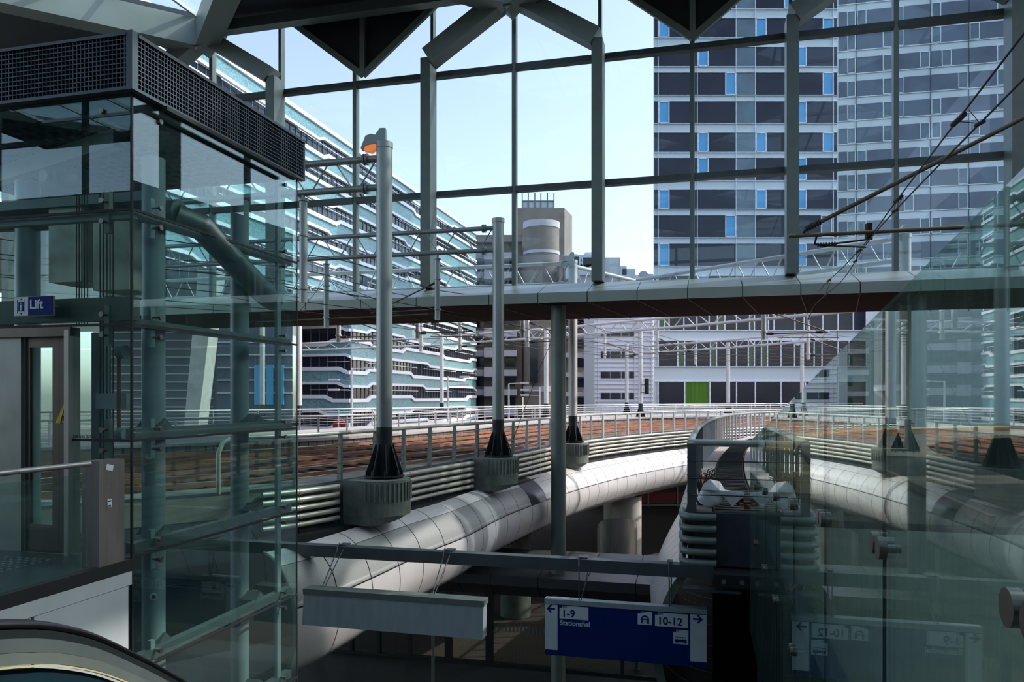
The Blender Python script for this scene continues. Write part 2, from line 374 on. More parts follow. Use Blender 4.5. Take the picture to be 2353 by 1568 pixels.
for k, (x, lab) in enumerate([(845, 'dark inverted triangle roof panel hanging beside the arch peak'), (1592, 'dark inverted triangle roof panel over the office tower'), (2560, 'dark inverted roof panel outside view')][:2]):
    a = wall_s(x)
    t = thing('triangular_roof_panel', AB(a, BW - .3, 11.1), lab, 'roof panel')
    bld(lambda b: b.prism([(0, 0), (2.62, 2.1), (-2.62, 2.1)], AB(a, BW - .3, 11.05), EB, EZ, EA, .1), 'panel', ROOFDK, t)
    for sg in (-1, 1): bld(lambda b: b.bar(AB(a, BW - .38, 11.0), AB(a + sg * 2.72, BW - .38, 13.15), .2, .13, EA), 'frame', ROOFBEAM, t)
    bld(lambda b: b.gbox(a - .09, a + .09, BW - .46, BW - .3, 11.0, 13.1), 'centre_bar', ROOFBEAM, t)
tag(bld(lambda b: b.bar(AB(A0 - 11.0, BW - .9, 12.98), AB(A0 - .8, BW - .9, 12.98), .4, .36), 'roof_edge_beam', ROOFBEAM), 'long grey beam running under the roof edge, left of the arch peak', 'beam')
tag(bld(lambda b: b.bar(AB(A0 + .6, BW - .9, 12.98), AB(A0 + 10.6, BW - .9, 12.98), .4, .36), 'roof_edge_beam', ROOFBEAM), 'long grey beam under the roof edge, right of the arch peak', 'beam')

# ------------------------------------------------------------------ footbridge at the foot of the glass wall
fb = thing('footbridge', AB(A0, BW - 1, 2.85), 'long pale grey metal-clad footbridge with dark brown underside crossing over the tracks', 'footbridge')
B0, B1 = BW - 1.75, BW + 3.4
def fasc(b):
    pass
seams = [-34, -22.5] + [wall_s(x) for x in (560, 640, 760, 880, 1000, 1157, 1262, 1368, 1475, 1583, 1700, 1824, 1950, 2078)] + [14, 19, 24]
for i in range(len(seams) - 1):
    a0, a1 = seams[i] + .012, seams[i + 1] - .012
    bld(lambda b: b.prism([(B0, 2.86), (B0, 3.16), (BW - .25, 3.64), (BW - .25, 2.98)], V(0, 0, 0) + EB * a0, EA, EZ, EB, a1 - a0), 'fascia_panel', FASCIA, fb)
bld(lambda b: b.gbox(-34, 24, B0 + .04, B1, 2.87, 2.97), 'soffit', SOFFIT, fb)
for a in [s for s in seams[2:-2]]: bld(lambda b: b.bar(AB(a, B0 + .05, 2.86), AB(a + .8, B1, 2.86), .03, .02), 'soffit_joint', GAP, fb)
bld(lambda b: b.gbox(-34, 24, BW - .25, B1, 2.97, 3.5), 'deck', FASCIA, fb)
c = onb(1283, BW - .85, 0)
tag(bld(lambda b: b.cyl(V(c.x, c.y, ZG), V(c.x, c.y, 2.87), .235, 28), 'bridge_column', STEEL), 'tall round grey column holding up the footbridge', 'column')

# ------------------------------------------------------------------ left viaduct
PTH = [(-5.3, 13.7), (-4.2, 14.75), (-3.84, 15.3), (-3.05, 17.0), (-2.35, 18.7), (-1.41, 20.7), (-.91, 21.7), (.03, 23.8), (.92, 26.1), (3.0, 31.3), (5.5, 35.3), (8.26, 39), (11.4, 42.4), (15.6, 45.4), (20.5, 48.2), (27, 51)]
PATH = catmull(PTH, 0.25)
def near(p): return min(range(len(PATH)), key=lambda i: (PATH[i].x - p[0]) ** 2 + (PATH[i].y - p[1]) ** 2)
va = thing('track_viaduct', V(0, 24, ZG), 'curving railway viaduct carrying rusty tracks through the station wall', 'viaduct')
EDGE2 = catmull([(-28, 16), (-19, 19.5), (-12, 23), (-7.4, 26.4), (-3.3, 33.4), (-.5, 40), (4, 48), (10, 55), (18, 60), (27, 65)], .25)
def resample(path, m):
    return [path[round(i * (len(path) - 1) / (m - 1))] for i in range(m)]
NEAR = catmull([(-14, 6.6), (-8.5, 11.2)] + PTH, .25)
NN = 90; nl = resample(NEAR, NN); fl = resample(EDGE2, NN)
def deckz(b):
    for z0, z1 in ((-1.86, -2.3),):
        A = [V(p.x, p.y, z0) for p in nl]; B = [V(p.x, p.y, z0) for p in fl]
        strip(b, B, A)
        A2 = [V(p.x, p.y, z1) for p in nl]; B2 = [V(p.x, p.y, z1) for p in fl]
        strip(b, A2, B2); strip(b, A, A2); strip(b, B2, B)
bld(deckz, 'deck', DECK, va)
def ribbon(path, d0, d1, z0, z1):
    def f(b):
        fr = [(V(p.x, p.y, 0), n, EZ) for p, n in zip(path, normals(path))]
        b.sweep([(d0, z0), (d1, z0), (d1, z1), (d0, z1)], fr)
    return f
nedge = catmull([(-8.5, 11.2)] + PTH, .5)
bld(ribbon(nedge, -1.25, .06, -2.2, -1.78), 'walkway_slab', DECKC, va)
bld(ribbon(nedge, -.02, .05, -2.62, -1.72), 'edge_plate', STEEL_DK, va)
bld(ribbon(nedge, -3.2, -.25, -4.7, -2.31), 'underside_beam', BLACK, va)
bld(ribbon(nedge, -.3, .42, -2.9, -2.62), 'gutter', GAP, va)
# tracks
def lerp_path(f, dz=0): return [nl[i].lerp(fl[i], f) + V(0, 0, dz) for i in range(NN)]
for ti, (f, lab) in enumerate([(.2, 'rusty railway track nearest the viaduct handrail'), (.43, 'rusty railway track in the middle of the viaduct'), (.66, 'rusty railway track next to the concrete block wall'), (.85, 'rusty siding track along the foot of the block wall')]):
    ctr = catmull([tuple(p) for p in lerp_path(f)][::3], .6); t = thing('railway_track', V(ctr[30].x, ctr[30].y, -1.86), lab, 'railway track')
    for sg in (-.72, .72):
        bld(ribbon(ctr, sg - .035, sg + .035, -1.8, -1.70), 'rail', RAILM, t)
        bld(ribbon(ctr, sg - .022, sg + .022, -1.70, -1.692), 'rail_top', RAILT if ti == 0 else RAILM, t)
    b = MB(); ns = normals(ctr)
    for p, q in zip(ctr, ns): b.box(V(p.x, p.y, -1.83), 2.4, .24, .1, q, V(-q.y, q.x, 0))
    s_ = b.build('sleepers', SLEEPER, t); s_['kind'] = 'stuff'
# conductor trough boards beside the rails
for f, lab in ((.315, 'long rusty cable trough between the first and second track'), (.55, 'long rusty cable trough between the second and third track')):
    ctr = catmull([tuple(p) for p in lerp_path(f)][::3], .6)
    tag(bld(ribbon(ctr, -.2, .2, -1.86, -1.78), 'cable_trough', RAILM), lab, 'cable trough')
# platform wall, platform
bld(ribbon(EDGE2, -.3, 0, -1.86, -1.55), 'block_wall', BLOCK, va)
bld(ribbon(EDGE2, -5.5, 0.08, -1.55, -1.46), 'platform_strip', PLAT, va)
bld(ribbon(EDGE2, -5.5, -4.9, -3.0, -1.55), 'far_edge_beam', DECKC, va)

# railing of the viaduct: handrail, posts, pipes interrupted by pedestals
MASTS = [(-2.69, 16.0), (-.39, 21.6), (2.27, 28.3)]
rl = thing('viaduct_railing', V(PATH[0].x, PATH[0].y, -1.8), 'grey pipe railing along the near edge of the track viaduct', 'railing')
hr = off(PATH, .02, -.745)
e = hr[0]; bld(lambda b: b.tube([V(e.x, e.y, -1.75), V(e.x, e.y, -1.0), V(e.x + .05, e.y + .08, -.82)] + hr[1::3] + [hr[-1]], .042, 10), 'handrail', PIPE, rl)
step = 4.0; posts = list(range(6, len(PATH) - 2, 5))
for i in posts:
    p = PATH[i]; n_ = normals(PATH[max(0, i - 1):i + 2])[1]
    bld(lambda b: b.hexa([p + n_ * x + V(-n_.y, n_.x, 0) * y + V(0, 0, z) for z, w in ((-2.62, .12), (-.78, .06)) for x, y in ((-w + .05, -.034), (.06, -.034), (.06, .034), (-w + .05, .034))]), 'post', STEEL if p.y < 24 else MASTW, rl)  # posts beyond the glass wall get a paler steel, sunlight put into the colour
for zi, z in enumerate((-.98, -1.18, -1.38, -1.58)):
    bld(lambda b: b.tube(off(PATH, .0, z)[::4], .008, 5), 'wire', STEEL, rl)
cut = [near(m) for m in MASTS]
hw = [.62, .72, .6]
segs = []; s0 = 3
for cidx, w in zip(cut, hw):
    k = int(w / .25); segs.append((s0, cidx - k)); s0 = cidx + k
segs.append((s0, len(PATH) - 1))
for z in (-1.82, -1.98, -2.14, -2.30, -2.46):
    for (i0, i1) in segs:
        pp = off(PATH, .17, z); b = MB(); b.tube(pp[i0:i1:3] + [pp[i1 - 1]], .052, 10)
        for q in posts:
            if i0 < q < i1 - 1 and pp[q].y < 34: d_ = (pp[q + 1] - pp[q - 1]).normalized() * .02; b.cyl(pp[q] - d_, pp[q] + d_, .059, 12)
        b.build('pipe', PIPE, rl)

for q in posts[:16]:
    c_ = off(PATH, .1, -2.6)[q]; bld(lambda b: b.tube([c_ + EZ * .08, c_ + V(.05, -.02, .02), c_ + V(.04, -.03, -.06), c_ + V(-.02, 0, -.08)], .013, 6), 'hook', GAP, rl)
# tube cladding in countable panels
tb = thing('tube_cladding', V(PATH[0].x, PATH[0].y, -4.6), 'big white tubular metal cladding under the edge of the track viaduct', 'cladding')
UP = [(0.06, -2.62), (.33, -2.70), (.58, -2.88), (.76, -3.10), (.875, -3.38)]
LO = [(.875, -3.38), (.91, -3.62), (.89, -3.88), (.8, -4.12), (.66, -4.34), (.38, -4.52), (0.0, -4.64), (-.6, -4.7)]
FULL = catmull([(-4.3, 13.05), (-3.92, 13.73), (-3.42, 14.9), (-2.7, 16.8), (-1.87, 18.6), (-.83, 21.6), (.72, 25.1), (2.35, 28.5), (4.1, 31.6), (6.4, 35.0), (9.0, 38.3), (12.2, 41.4), (16.6, 44.6), (23, 48.2)], .25)
def tscale(Y):
    if Y < 17.5: return 1.0 + .15 * min(1, (17.5 - Y) / 4.5)
    return 1.0 - .1 * min(1, (Y - 17.5) / 7.5)
def xsc(Y): return 1.0 - .12 * max(0, min(1, (17.5 - Y) / 4)) if Y < 17.5 else tscale(Y)
def tdz(Y): return -.1 * max(0, min(1, (20 - Y) / 6.5)) + .05
def tubeseg(i0, i1, prof, th=.02, g=.012):
    fr = []; ns = normals(FULL)
    for i in range(i0, i1 + 1):
        p = V(FULL[i].x, FULL[i].y, 0)
        d = V(-ns[i].y, ns[i].x, 0)
        if i == i0: p = p + d * g
        if i == i1: p = p - d * g
        fr.append((p, ns[i], EZ))
    inner = [(x - th, z + th * .3) for x, z in prof][::-1]
    b = MB(); 
    n = len(prof); vs = []
    for o, ex, ey in fr: vs += [o + ex * (x * xsc(o.y)) + ey * (-2.62 + tdz(o.y) + (z + 2.62) * tscale(o.y)) for x, z in prof]
    fs = [(i * n + k, (i + 1) * n + k, (i + 1) * n + k + 1, i * n + k + 1) for i in range(len(fr) - 1) for k in range(n - 1)]
    b.add(vs, fs, True)
    return b
def smoothprof(pr, k=3):
    q = catmull([(x, z) for x, z in pr], .09); return [(p.x, p.y) for p in q] + [pr[-1]]
UPs, LOs = smoothprof(UP), smoothprof(LO)
UPt = UPs[:-1] + [(UPs[-1][0] - .003, UPs[-1][1] + .012)]; LOt = [(LOs[0][0] + .003, LOs[0][1] - .012)] + LOs[1:]
iw = min(range(len(FULL)), key=lambda i: abs(FULL[i].y - 24.1))
i = 0; npan = 0
while i + 4 < len(FULL) - 1:
    if i < iw <= i + 4: st = 5
    else: st = 4
    win = i < iw <= i + 4
    j = min(i + st, len(FULL) - 1)
    if win:
        o = tubeseg(i, j, UPs).build('window_panel', TUBEWIN, tb, label='dark glazed panel in the white tube')
    else:
        tubeseg(i, j, [p for p in UPs if p[1] > -2.8]).build('top_panel', TUBEW, tb)
        k0 = [p for p in UPs if p[1] > -2.8][-1]
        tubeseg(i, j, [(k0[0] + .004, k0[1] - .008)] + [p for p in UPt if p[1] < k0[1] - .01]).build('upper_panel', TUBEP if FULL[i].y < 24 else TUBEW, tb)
    tubeseg(i, j, LOt).build('lower_panel', TUBEW, tb)
    i = j; npan += 1
# dark liner behind the joints
fr = [(V(p.x, p.y, 0), q, EZ) for p, q in zip(FULL, normals(FULL))]
b = MB(); vs = []; pr = UPs + LOs[1:]; n = len(pr)
for o, ex, ey in fr:
    for k, (x, z) in enumerate(pr):
        p0 = pr[max(0, k - 1)]; p1 = pr[min(n - 1, k + 1)]; tx, tz = p1[0] - p0[0], p1[1] - p0[1]; L = math.hypot(tx, tz); x -= -tz / L * .035; z -= tx / L * .035
        vs.append(o + ex * (x * xsc(o.y)) + ey * (-2.62 + tdz(o.y) + (z + 2.62) * tscale(o.y)))
b.add(vs, [(i * n + k, (i + 1) * n + k, (i + 1) * n + k + 1, i * n + k + 1) for i in range(len(fr) - 1) for k in range(n - 1)], True); b.build('liner', GAP, tb)
b = MB(); o, ex, ey = fr[0]; b.tube([o + ex * (x * xsc(o.y)) + ey * (-2.62 + tdz(o.y) + (z + 2.62) * tscale(o.y)) for x, z in pr], .03, 8); b.build('end_rim', STEEL, tb)

# catenary masts on pedestals
def pedestal(p, k, lab):
    i = near(p); n_ = normals(PATH)[i]; d = V(-n_.y, n_.x, 0); o = V(p[0], p[1], 0); R = .62
    t = thing('mast_pedestal', V(p[0], p[1], -2.9), lab, 'pedestal')
    arc = [(-.13 + R * math.sin(a) , R * math.cos(a)) for a in [math.radians(v) for v in range(-90, 91, 10)]]
    poly = [(-R - .13, -.5)] + [(x, y) for x, y in arc] + [(R - .13, -.5)]
    N = len(poly); bot = []
    b = MB(); top = [o + d * x + n_ * y + EZ * -1.70 for x, y in poly]; mid = [o + d * x + n_ * y + EZ * (-2.42) for x, y in poly]
    bot = [o + d * x * .98 + n_ * (y if y < .1 else .1 + (y - .1) * .8) + EZ * (-2.46 - .12 * (-x / R)) for x, y in poly]
    b.add(top + mid + bot, [tuple(range(N - 1, -1, -1))] + [(i, (i + 1) % N, N + (i + 1) % N, N + i) for i in range(N)] + [(N + i, N + (i + 1) % N, 2 * N + (i + 1) % N, 2 * N + i) for i in range(N)] + [tuple(range(2 * N, 3 * N))])
    b.build('body', CONC, t)
    r = MB()
    for a in range(-85, 90, 9):
        x, y = -.13 + (R + .012) * math.sin(math.radians(a)), (R + .012) * math.cos(math.radians(a))
        r.cyl(o + d * x + n_ * y + EZ * -2.12, o + d * x + n_ * y + EZ * -1.75, .018, 6)
    rb = r.build('ribbed_band', CONC, t)
def mastbase(p, r, t, zb=-1.67, R=.42, H=.42, m=MASTBASE):
    o = V(p[0], p[1], zb)
    bld(lambda b: b.cyl(o, o + EZ * .03, R, 28), 'base_plate', m, t)
    for k in range(8):
        a = k * math.pi / 4 + .3; ex = V(math.cos(a), math.sin(a), 0); ey = V(-math.sin(a), math.cos(a), 0)
        bld(lambda b: b.prism([(r * .9, 0.03), (R * .93, .03), (R * .93, .08), (r + .02, H + .06), (r * .9, H + .06)], o - ey * .012, ex, EZ, ey, .024), 'gusset', m, t)
        q = o + ex.lerp(ey, .45).normalized() * R * .88
        bld(lambda b: b.cyl(q - EZ * .05, q + EZ * .13, .022, 8), 'bolt', m, t)
    return t
def lampcluster(t, o, side=-1):
    pass
def arm_truss(name, p, q, zt, zb, lab, cat='gantry', nd=9, r=.065, m=MASTG, t=None, group=None, rd=.022):
    p = Vector((p[0], p[1], 0)); q = Vector((q[0], q[1], 0))
    if t is None: t = thing(name, p + EZ * zb, lab, cat, group)
    bld(lambda b: b.cyl(p + EZ * zt, q + EZ * zt, r), 'chord', m, t)
    bld(lambda b: b.cyl(p + EZ * zb, q + EZ * zb, r), 'chord', m, t)
    for k in range(nd):
        a, c_ = (k + .12) / nd, (k + .88) / nd
        z0, z1 = (zt, zb) if k % 2 == 0 else (zb, zt)
        bld(lambda b: b.cyl(p.lerp(q, a) + EZ * (z0), p.lerp(q, c_) + EZ * (z1), rd, 6), 'diagonal', m, t)
    return t
def flange(o, d, r, t, m=MASTG):
    bld(lambda b: b.cyl(o - d * .05, o - d * .015, r, 16).cyl(o + d * .015, o + d * .05, r, 16), 'flange', m, t)
def mast(p, r, ztop, lab, m=MASTG, zb=-1.67, lamp=0, dark=True, R=.42, H=.5, group=None, base=True):
    t = thing('catenary_mast', V(p[0], p[1], zb), lab, 'mast', group); o = V(p[0], p[1], 0)
    bld(lambda b: b.cyl(o + EZ * (zb + (H + .42 if dark else 0)), o + EZ * (ztop - .12), r, 28), 'shaft', m, t)
    if dark: bld(lambda b: b.cyl(o + EZ * zb, o + EZ * (zb + H + .42), r + .002, 28), 'painted_foot', MASTBASE, t)
    bld(lambda b: b.cyl(o + EZ * (ztop - .12), o + EZ * ztop, r + .012, 28), 'cap', m, t)
    if base: mastbase(p, r, t, zb, R, H)
    return t
labs = ['thick dark grey catenary mast nearest the lift, with a lit lamp on top', 'slimmer dark grey catenary mast between the lit mast and the bridge column', 'pale catenary mast right behind the bridge column']
plabs = ['ribbed concrete pedestal under the nearest thick mast', 'ribbed concrete pedestal under the second grey mast', 'small ribbed pedestal under the pale mast beyond the glass wall']
tops = [5.36, 5.08, 5.1]; rad = [.168, .165, .165]
mts = []
for k, p in enumerate(MASTS):
    pedestal(p, k, plabs[k]); mts.append(mast(p, rad[k], tops[k], labs[k], MASTG if k < 2 else MASTW, H=.62 if k < 2 else .55))  # third mast stands outside, its sunlit look put into the brighter steel
def lamp(t, o, m, side=V(-1, 0, 0), lit=True, sc_=1.0):
    ey = EZ.cross(side).normalized()
    bld(lambda b: b.cyl(o + V(0, 0, 0), o + EZ * .32 * sc_, .055 * sc_, 12), 'spigot', m, t)
    bld(lambda b: b.prism([(0, .02), (0, .26), (.12, .26), (.22, .12), (.3, .14), (.42, .1), (.52, -.16), (.5, -.17), (.4, -.08), (.18, -.05)], o + side * (-.06) * sc_ + EZ * .04 - ey * .1 * sc_, side * sc_, EZ * sc_, ey, .2 * sc_), 'lamp_head', m, t)
    bld(lambda b: b.prism([(.16, -.1), (.2, -.04), (.42, -.09), (.46, -.17), (.3, -.21)], o + side * (-.06) * sc_ + EZ * .02 - ey * .085 * sc_, side * sc_, EZ * sc_, ey, .17 * sc_), 'lamp_lens', SODIUM if lit else MASTW, t)
lamp(mts[0], V(MASTS[0][0] - .02, 16.0, 5.34), MASTG)
lamp(mts[2], V(MASTS[2][0] - .02, 28.3, 5.08), MASTW, lit=False)
# gantries: arms from mast 1, 2, 3 leftwards
def along(p, L): return (p[0] - EB.x * L, p[1] - EB.y * L)
g1 = arm_truss('gantry', along(MASTS[0], .1), along(MASTS[0], 9.0), 5.04, 4.43, 'double grey tube gantry arm reaching left from the nearest mast behind the lift', nd=16, r=.072, rd=.017)
g2 = arm_truss('gantry', along(MASTS[1], .1), along(MASTS[1], 13.2), 4.82, 4.19, 'double grey tube gantry arm reaching left from the second mast', nd=24, r=.066, rd=.017)
g3 = arm_truss('gantry', along(MASTS[2], .1), along(MASTS[2], 19), 5.0, 4.23, 'pale gantry truss seen through glass above the footbridge, left of its mast', nd=34, r=.075, m=MASTW)
for g, p, zt, zb, m in ((g1, MASTS[0], 5.04, 4.43, MASTG), (g2, MASTS[1], 4.82, 4.19, MASTG), (g3, MASTS[2], 5.0, 4.23, MASTW)):
    for z in (zt, zb): o = along(p, .42); flange(V(o[0], o[1], z), EB, .12, g, m)
JT = (5.3, 32.4)
g4 = arm_truss('gantry', (2.42, 28.8), JT, 4.95, 4.25, 'pale gantry truss from the white mast towards the office tower', nd=10, r=.075, m=MASTW)
g5 = arm_truss('gantry', (12.15, 23.9), JT, 5.0, 4.3, 'pale gantry truss rising across the foot of the office tower', nd=22, r=.075, m=MASTW)
mr = mast((12.3, 23.75), .165, 5.1, 'pale catenary mast with lamp behind the glass wall at the right', MASTW, H=.55); lamp(mr, V(12.28, 23.75, 5.08), MASTW, side=V(-1, 0, 0), lit=False)
# hanging tubes
def hanger(x, b_or_p, z0, z1, lab, m=MASTG, r=.085, g=None):
    p = b_or_p; t = thing('hanging_tube', V(p[0], p[1], z1), lab, 'hanging tube', g)
    bld(lambda b: b.cyl(V(p[0], p[1], z0), V(p[0], p[1], z0 - .12), .04, 12), 'neck', m, t)
    bld(lambda b: b.cyl(V(p[0], p[1], z0 - .12), V(p[0], p[1], z1), r, 20), 'shaft', m, t)
    for z in (z0 - .14, z0 - (z0 - z1) * .38, z1 + .3):
        bld(lambda b: b.cyl(V(p[0], p[1], z - .02), V(p[0], p[1], z + .02), r * 1.3, 18), 'collar', m, t)
    return t
def ongan(p, x):   # point of the gantry from mast p seen at column x
    t = tt(x); L = (p[0] - t * p[1]) / (EB.x - t * EB.y); return along(p, L)
H1 = ongan(MASTS[0], 697); H2 = ongan(MASTS[1], 750); H3 = ongan(MASTS[1], 1005)
hanger(697, H1, 4.4, 2.05, 'thick grey hanging tube beside the lift glass edge')
hanger(750, H2, 4.15, 2.1, 'thin grey hanging tube with braced wires, second from the lift', r=.08)
hanger(1005, H3, 4.15, 2.25, 'thin grey hanging tube left of the second mast', r=.08)
H0 = ongan(MASTS[0], 560); hanger(560, H0, 4.4, 2.3, 'grey hanging tube seen through the lift glass')
def rod(pts, r, lab, m=BRASS, name='steady_rod', cat='rod', group=None):
    return tag(bld(lambda b: b.tube([Vector(p) for p in pts], r, 7), name, m), lab, cat, group)
def insul(b, p, d, n=5, r=.04):
    for k in range(n): b.cyl(p + d * (k * .045), p + d * (k * .045 + .02), r, 9)
def cant(p, q, lab, r=.02, m=BRASS, both=True):
    p = Vector(p); q = Vector(q); t = thing('cantilever_rod', p, lab, 'catenary rod')
    bld(lambda b: b.tube([p, q], r, 8), 'rod', m, t); d = (q - p).normalized()
    b = MB(); insul(b, p + d * .06, d); b.build('insulator', WIRE, t)
    if both: b = MB(); insul(b, q - d * .3, d); b.build('insulator', WIRE, t)
h3 = V(H3[0], H3[1], 0); h2 = V(H2[0], H2[1], 0)
cant(h3 + EZ * 3.35, h3 - EB * 1.9 + EZ * 2.55, 'slanted olive rod from the tube left of the second mast')
cant(h3 + EZ * 2.55, h3 - EB * 2.1 + EZ * 2.5, 'level olive rod under the slanted one, left of the second mast')
cant(h3 + EZ * 2.42, h3 - EB * 6.2 + EZ * 2.32, 'long level olive rod beneath the footbridge edge', both=True)
for k, (dx, z) in enumerate(((-1.3, 2.2), (1.9, 2.4), (3.0, 2.35))):
    tag(bld(lambda b: b.tube([h2 + EZ * 3.55, h2 + EB * dx + EZ * z], .008, 5), 'stay_wire', WIRE), ['short thin stay wire left of the second hanging tube', 'thin stay wire right of the second hanging tube', 'longest thin stay wire from the second hanging tube'][k], 'wire')

# ------------------------------------------------------------------ platform railings beyond the tracks
def far_railing(path, ztop, zbot, lab, step=1.6, r=.035, m=MASTW):
    t = thing('platform_railing', V(path[0].x, path[0].y, zbot), lab, 'railing')
    bld(lambda b: b.tube([V(p.x, p.y, ztop) for p in path[::3]], r, 8), 'handrail', m, t)
    for z in (ztop - .14, ztop - .3, ztop - .46, ztop - .62):
        bld(lambda b: b.tube([V(p.x, p.y, z) for p in path[::4]], .009, 5), 'wire', m, t)
    acc = 0; last = path[0]
    for p in path:
        acc += (p - last).length; last = p
        if acc >= step:
            acc = 0; bld(lambda b: b.box(V(p.x, p.y, (ztop + zbot) / 2), .06, .05, ztop - zbot), 'post', m, t)
far_railing(off(catmull([(-28, 16), (-19, 19.5), (-12, 23), (-7.4, 26.4), (-5.6, 29.6), (-3.6, 34), (-2.0, 39), (-.6, 45), (5.4, 52), (10.8, 57), (20, 62), (27, 65)], .25), -.5), -.70, -1.46, 'pale railing standing on the platform strip beside the tracks')
far_railing(catmull([(-32, 25), (-20, 29), (-10.2, 37), (-7.2, 40), (-4.2, 43), (-2, 46.5), (4, 55), (12, 62), (24, 68), (33, 70)], .3), -.60, -2.4, 'second pale railing behind the platform, farther from the tracks', step=2.0, r=.04)
tag(bld(lambda b: ribbon(catmull([(-32, 26), (-20, 30), (-10.2, 38), (-7.2, 41), (-4.2, 44), (-2, 47.5), (4, 56), (12, 63), (24, 69), (33, 71)], .6), -6, .6, -2.7, -2.4)(b), 'rear_viaduct_deck', DECKC), 'grey concrete deck of the rear viaduct behind the platform railing', 'viaduct')

# ------------------------------------------------------------------ right viaduct with its walkway end
RP = [(2.80, 11.95), (3.5, 14.6), (4.6, 18.6), (6.15, 23.6), (7.95, 28.6), (9.75, 32.4), (11.9, 35.9), (14.8, 39.2), (20, 43), (28, 46.5)]
RPATH = catmull(RP, .25)
rv = thing('right_viaduct', V(4, 14, ZG), 'second viaduct starting at the dark end block beside the glass balustrade', 'viaduct')
def rrib(d0, d1, z0, z1, path=RPATH): return ribbon(path, d0, d1, z0, z1)
bld(rrib(0, 7.0, -2.0, -1.86), 'deck', DECK, rv)
bld(rrib(.02, .34, -1.86, -1.76), 'kerb', PLAT, rv)
bld(rrib(.36, 1.02, -1.86, -1.79), 'grating', mat('walkway_grating', (70, 66, 58), .8, 0, .1), rv)
bld(rrib(1.05, 1.55, -1.86, -1.76), 'kerb', PLAT, rv)
bld(rrib(1.6, 2.6, -1.86, -1.7, RPATH[8:]), 'ballast', RUST, rv)
b = MB()
for p, q in list(zip(RPATH, normals(RPATH)))[1:90:1]:
    b.box(p + q * .69 + EZ * -1.785, .62, .03, .02, q, V(-q.y, q.x, 0))
x = b.build('grating_bars', GAP, rv); x['kind'] = 'stuff'
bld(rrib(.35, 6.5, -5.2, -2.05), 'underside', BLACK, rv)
bld(rrib(-.03, .03, -2.64, -1.84), 'edge_plate', MASTBASE, rv)
bld(lambda b: b.gbox(*((lambda v: (v.x * C_ - v.y * S_ + .05, 1.3))(V(2.8, 11.95, 0))), V(2.8, 11.95, 0).dot(EA) - .08, V(2.8, 11.95, 0).dot(EA) + .35, -2.62, -1.8), 'end_block', mat('dark_concrete_block', (44, 56, 62), .8, 0, .15, 3.0), rv)
for sg in (-.72, .72):
    bld(rrib(3.5 + sg - .035, 3.5 + sg + .035, -1.84, -1.7), 'rail', RAILM, rv)
# white shell on the left flank
sh = thing('viaduct_shell', V(2.8, 11.9, -4.6), 'white curved metal shell on the flank of the second viaduct', 'cladding')
prof = [(.02, -2.62), (-.16, -2.82), (-.34, -3.12), (-.47, -3.5), (-.54, -3.95), (-.52, -4.35), (-.40, -4.7), (-.1, -5.0), (.5, -5.15)]
prof = [(p.x, p.y) for p in catmull(prof, .08)] + [prof[-1]]
ns = normals(RPATH); i = 0
def rseg(i0, i1):
    b = MB(); vs = []; n = len(prof)
    for i in range(i0, i1 + 1):
        k = min(1.75, 1.0 + (i - 0) * .045); dd = V(-ns[i].y, ns[i].x, 0) * (.012 if i == i0 else (-.012 if i == i1 else 0))
        vs += [RPATH[i] + dd + ns[i] * (x * k) + EZ * z for x, z in prof]
    b.add(vs, [(r * n + k, r * n + k + 1, (r + 1) * n + k + 1, (r + 1) * n + k) for r in range(i1 - i0) for k in range(n - 1)], True)
    return b
while i + 3 < 100: rseg(i, i + 3).build('panel', TUBEW, sh); i += 3
b = MB(); b.sweep([(-.02, 0), (.12, 0), (.12, .06), (-.02, .06)], [(RPATH[0] + ns[0] * x + EZ * z, V(-1, 0, 0) if 0 else ns[0], -V(-ns[0].y, ns[0].x, 0)) for x, z in prof]); b.build('end_rim', STEEL, sh)
# railing of the second viaduct, turning across its end
r2 = thing('walkway_railing', V(2.8, 11.95, -1.8), 'dark grey railing curving along the second viaduct and turning across its end', 'railing')
EP = V(2.8, 11.95, 0); EX = EB
hp = [EP + EX * 1.02, EP + EX * .7, EP + EX * .12, EP + V(.01, .06, 0)] + RPATH[1::3]
bld(lambda b: b.tube([V(p.x, p.y, -.72) for p in hp], .055, 12), 'handrail', MASTG, r2)
for i in [0] + list(range(4, len(RPATH) - 2, 3)):
    p = RPATH[i] + ns[i] * .03; q = ns[i]; w = .07 if i == 0 else .035
    bld(lambda b: b.box(p + EZ * -1.35, w * 2.0, .05, 1.22, q, V(-q.y, q.x, 0)), 'post', STEEL_DK if p.y < 19 else MASTW, r2)  # far posts take a bright steel for the sun on them, near ones dark
for z in (-1.0, -1.27, -1.53):
    bld(lambda b: b.tube([EP + EX * -.04 - EA * .02 + EZ * (z + .06), EP + EX * -.02 - EA * .05 + EZ * z, EP + EX * 1.02 - EA * .05 + EZ * z], .010, 6), 'wire', WIRE, r2)
for z in (-.95, -1.12, -1.29, -1.46): bld(lambda b: b.tube([p + EZ * z for p in RPATH[::4]], .007, 5), 'wire', MASTW, r2)
for z in (-1.86, -2.04, -2.22, -2.40, -2.57):
    L = [V(p.x, p.y, z) for p in off(RPATH, -.13)]
    c0 = L[0]; bend = [c0 + V(0.02, -.06, 0), c0 + V(.07, -.125, 0)]
    e0 = EP - EA * .17 + EX * .10 + EZ * z; e1 = EP - EA * .17 + EX * .40 + EZ * z
    bld(lambda b: b.tube([e1, e0, e0.lerp(c0, .35) - EA * .02 - EX * .04, e0.lerp(c0, .75) - EX * .035] + L[1::4], .058, 12), 'pipe', PIPE if 0 else STEEL, r2)
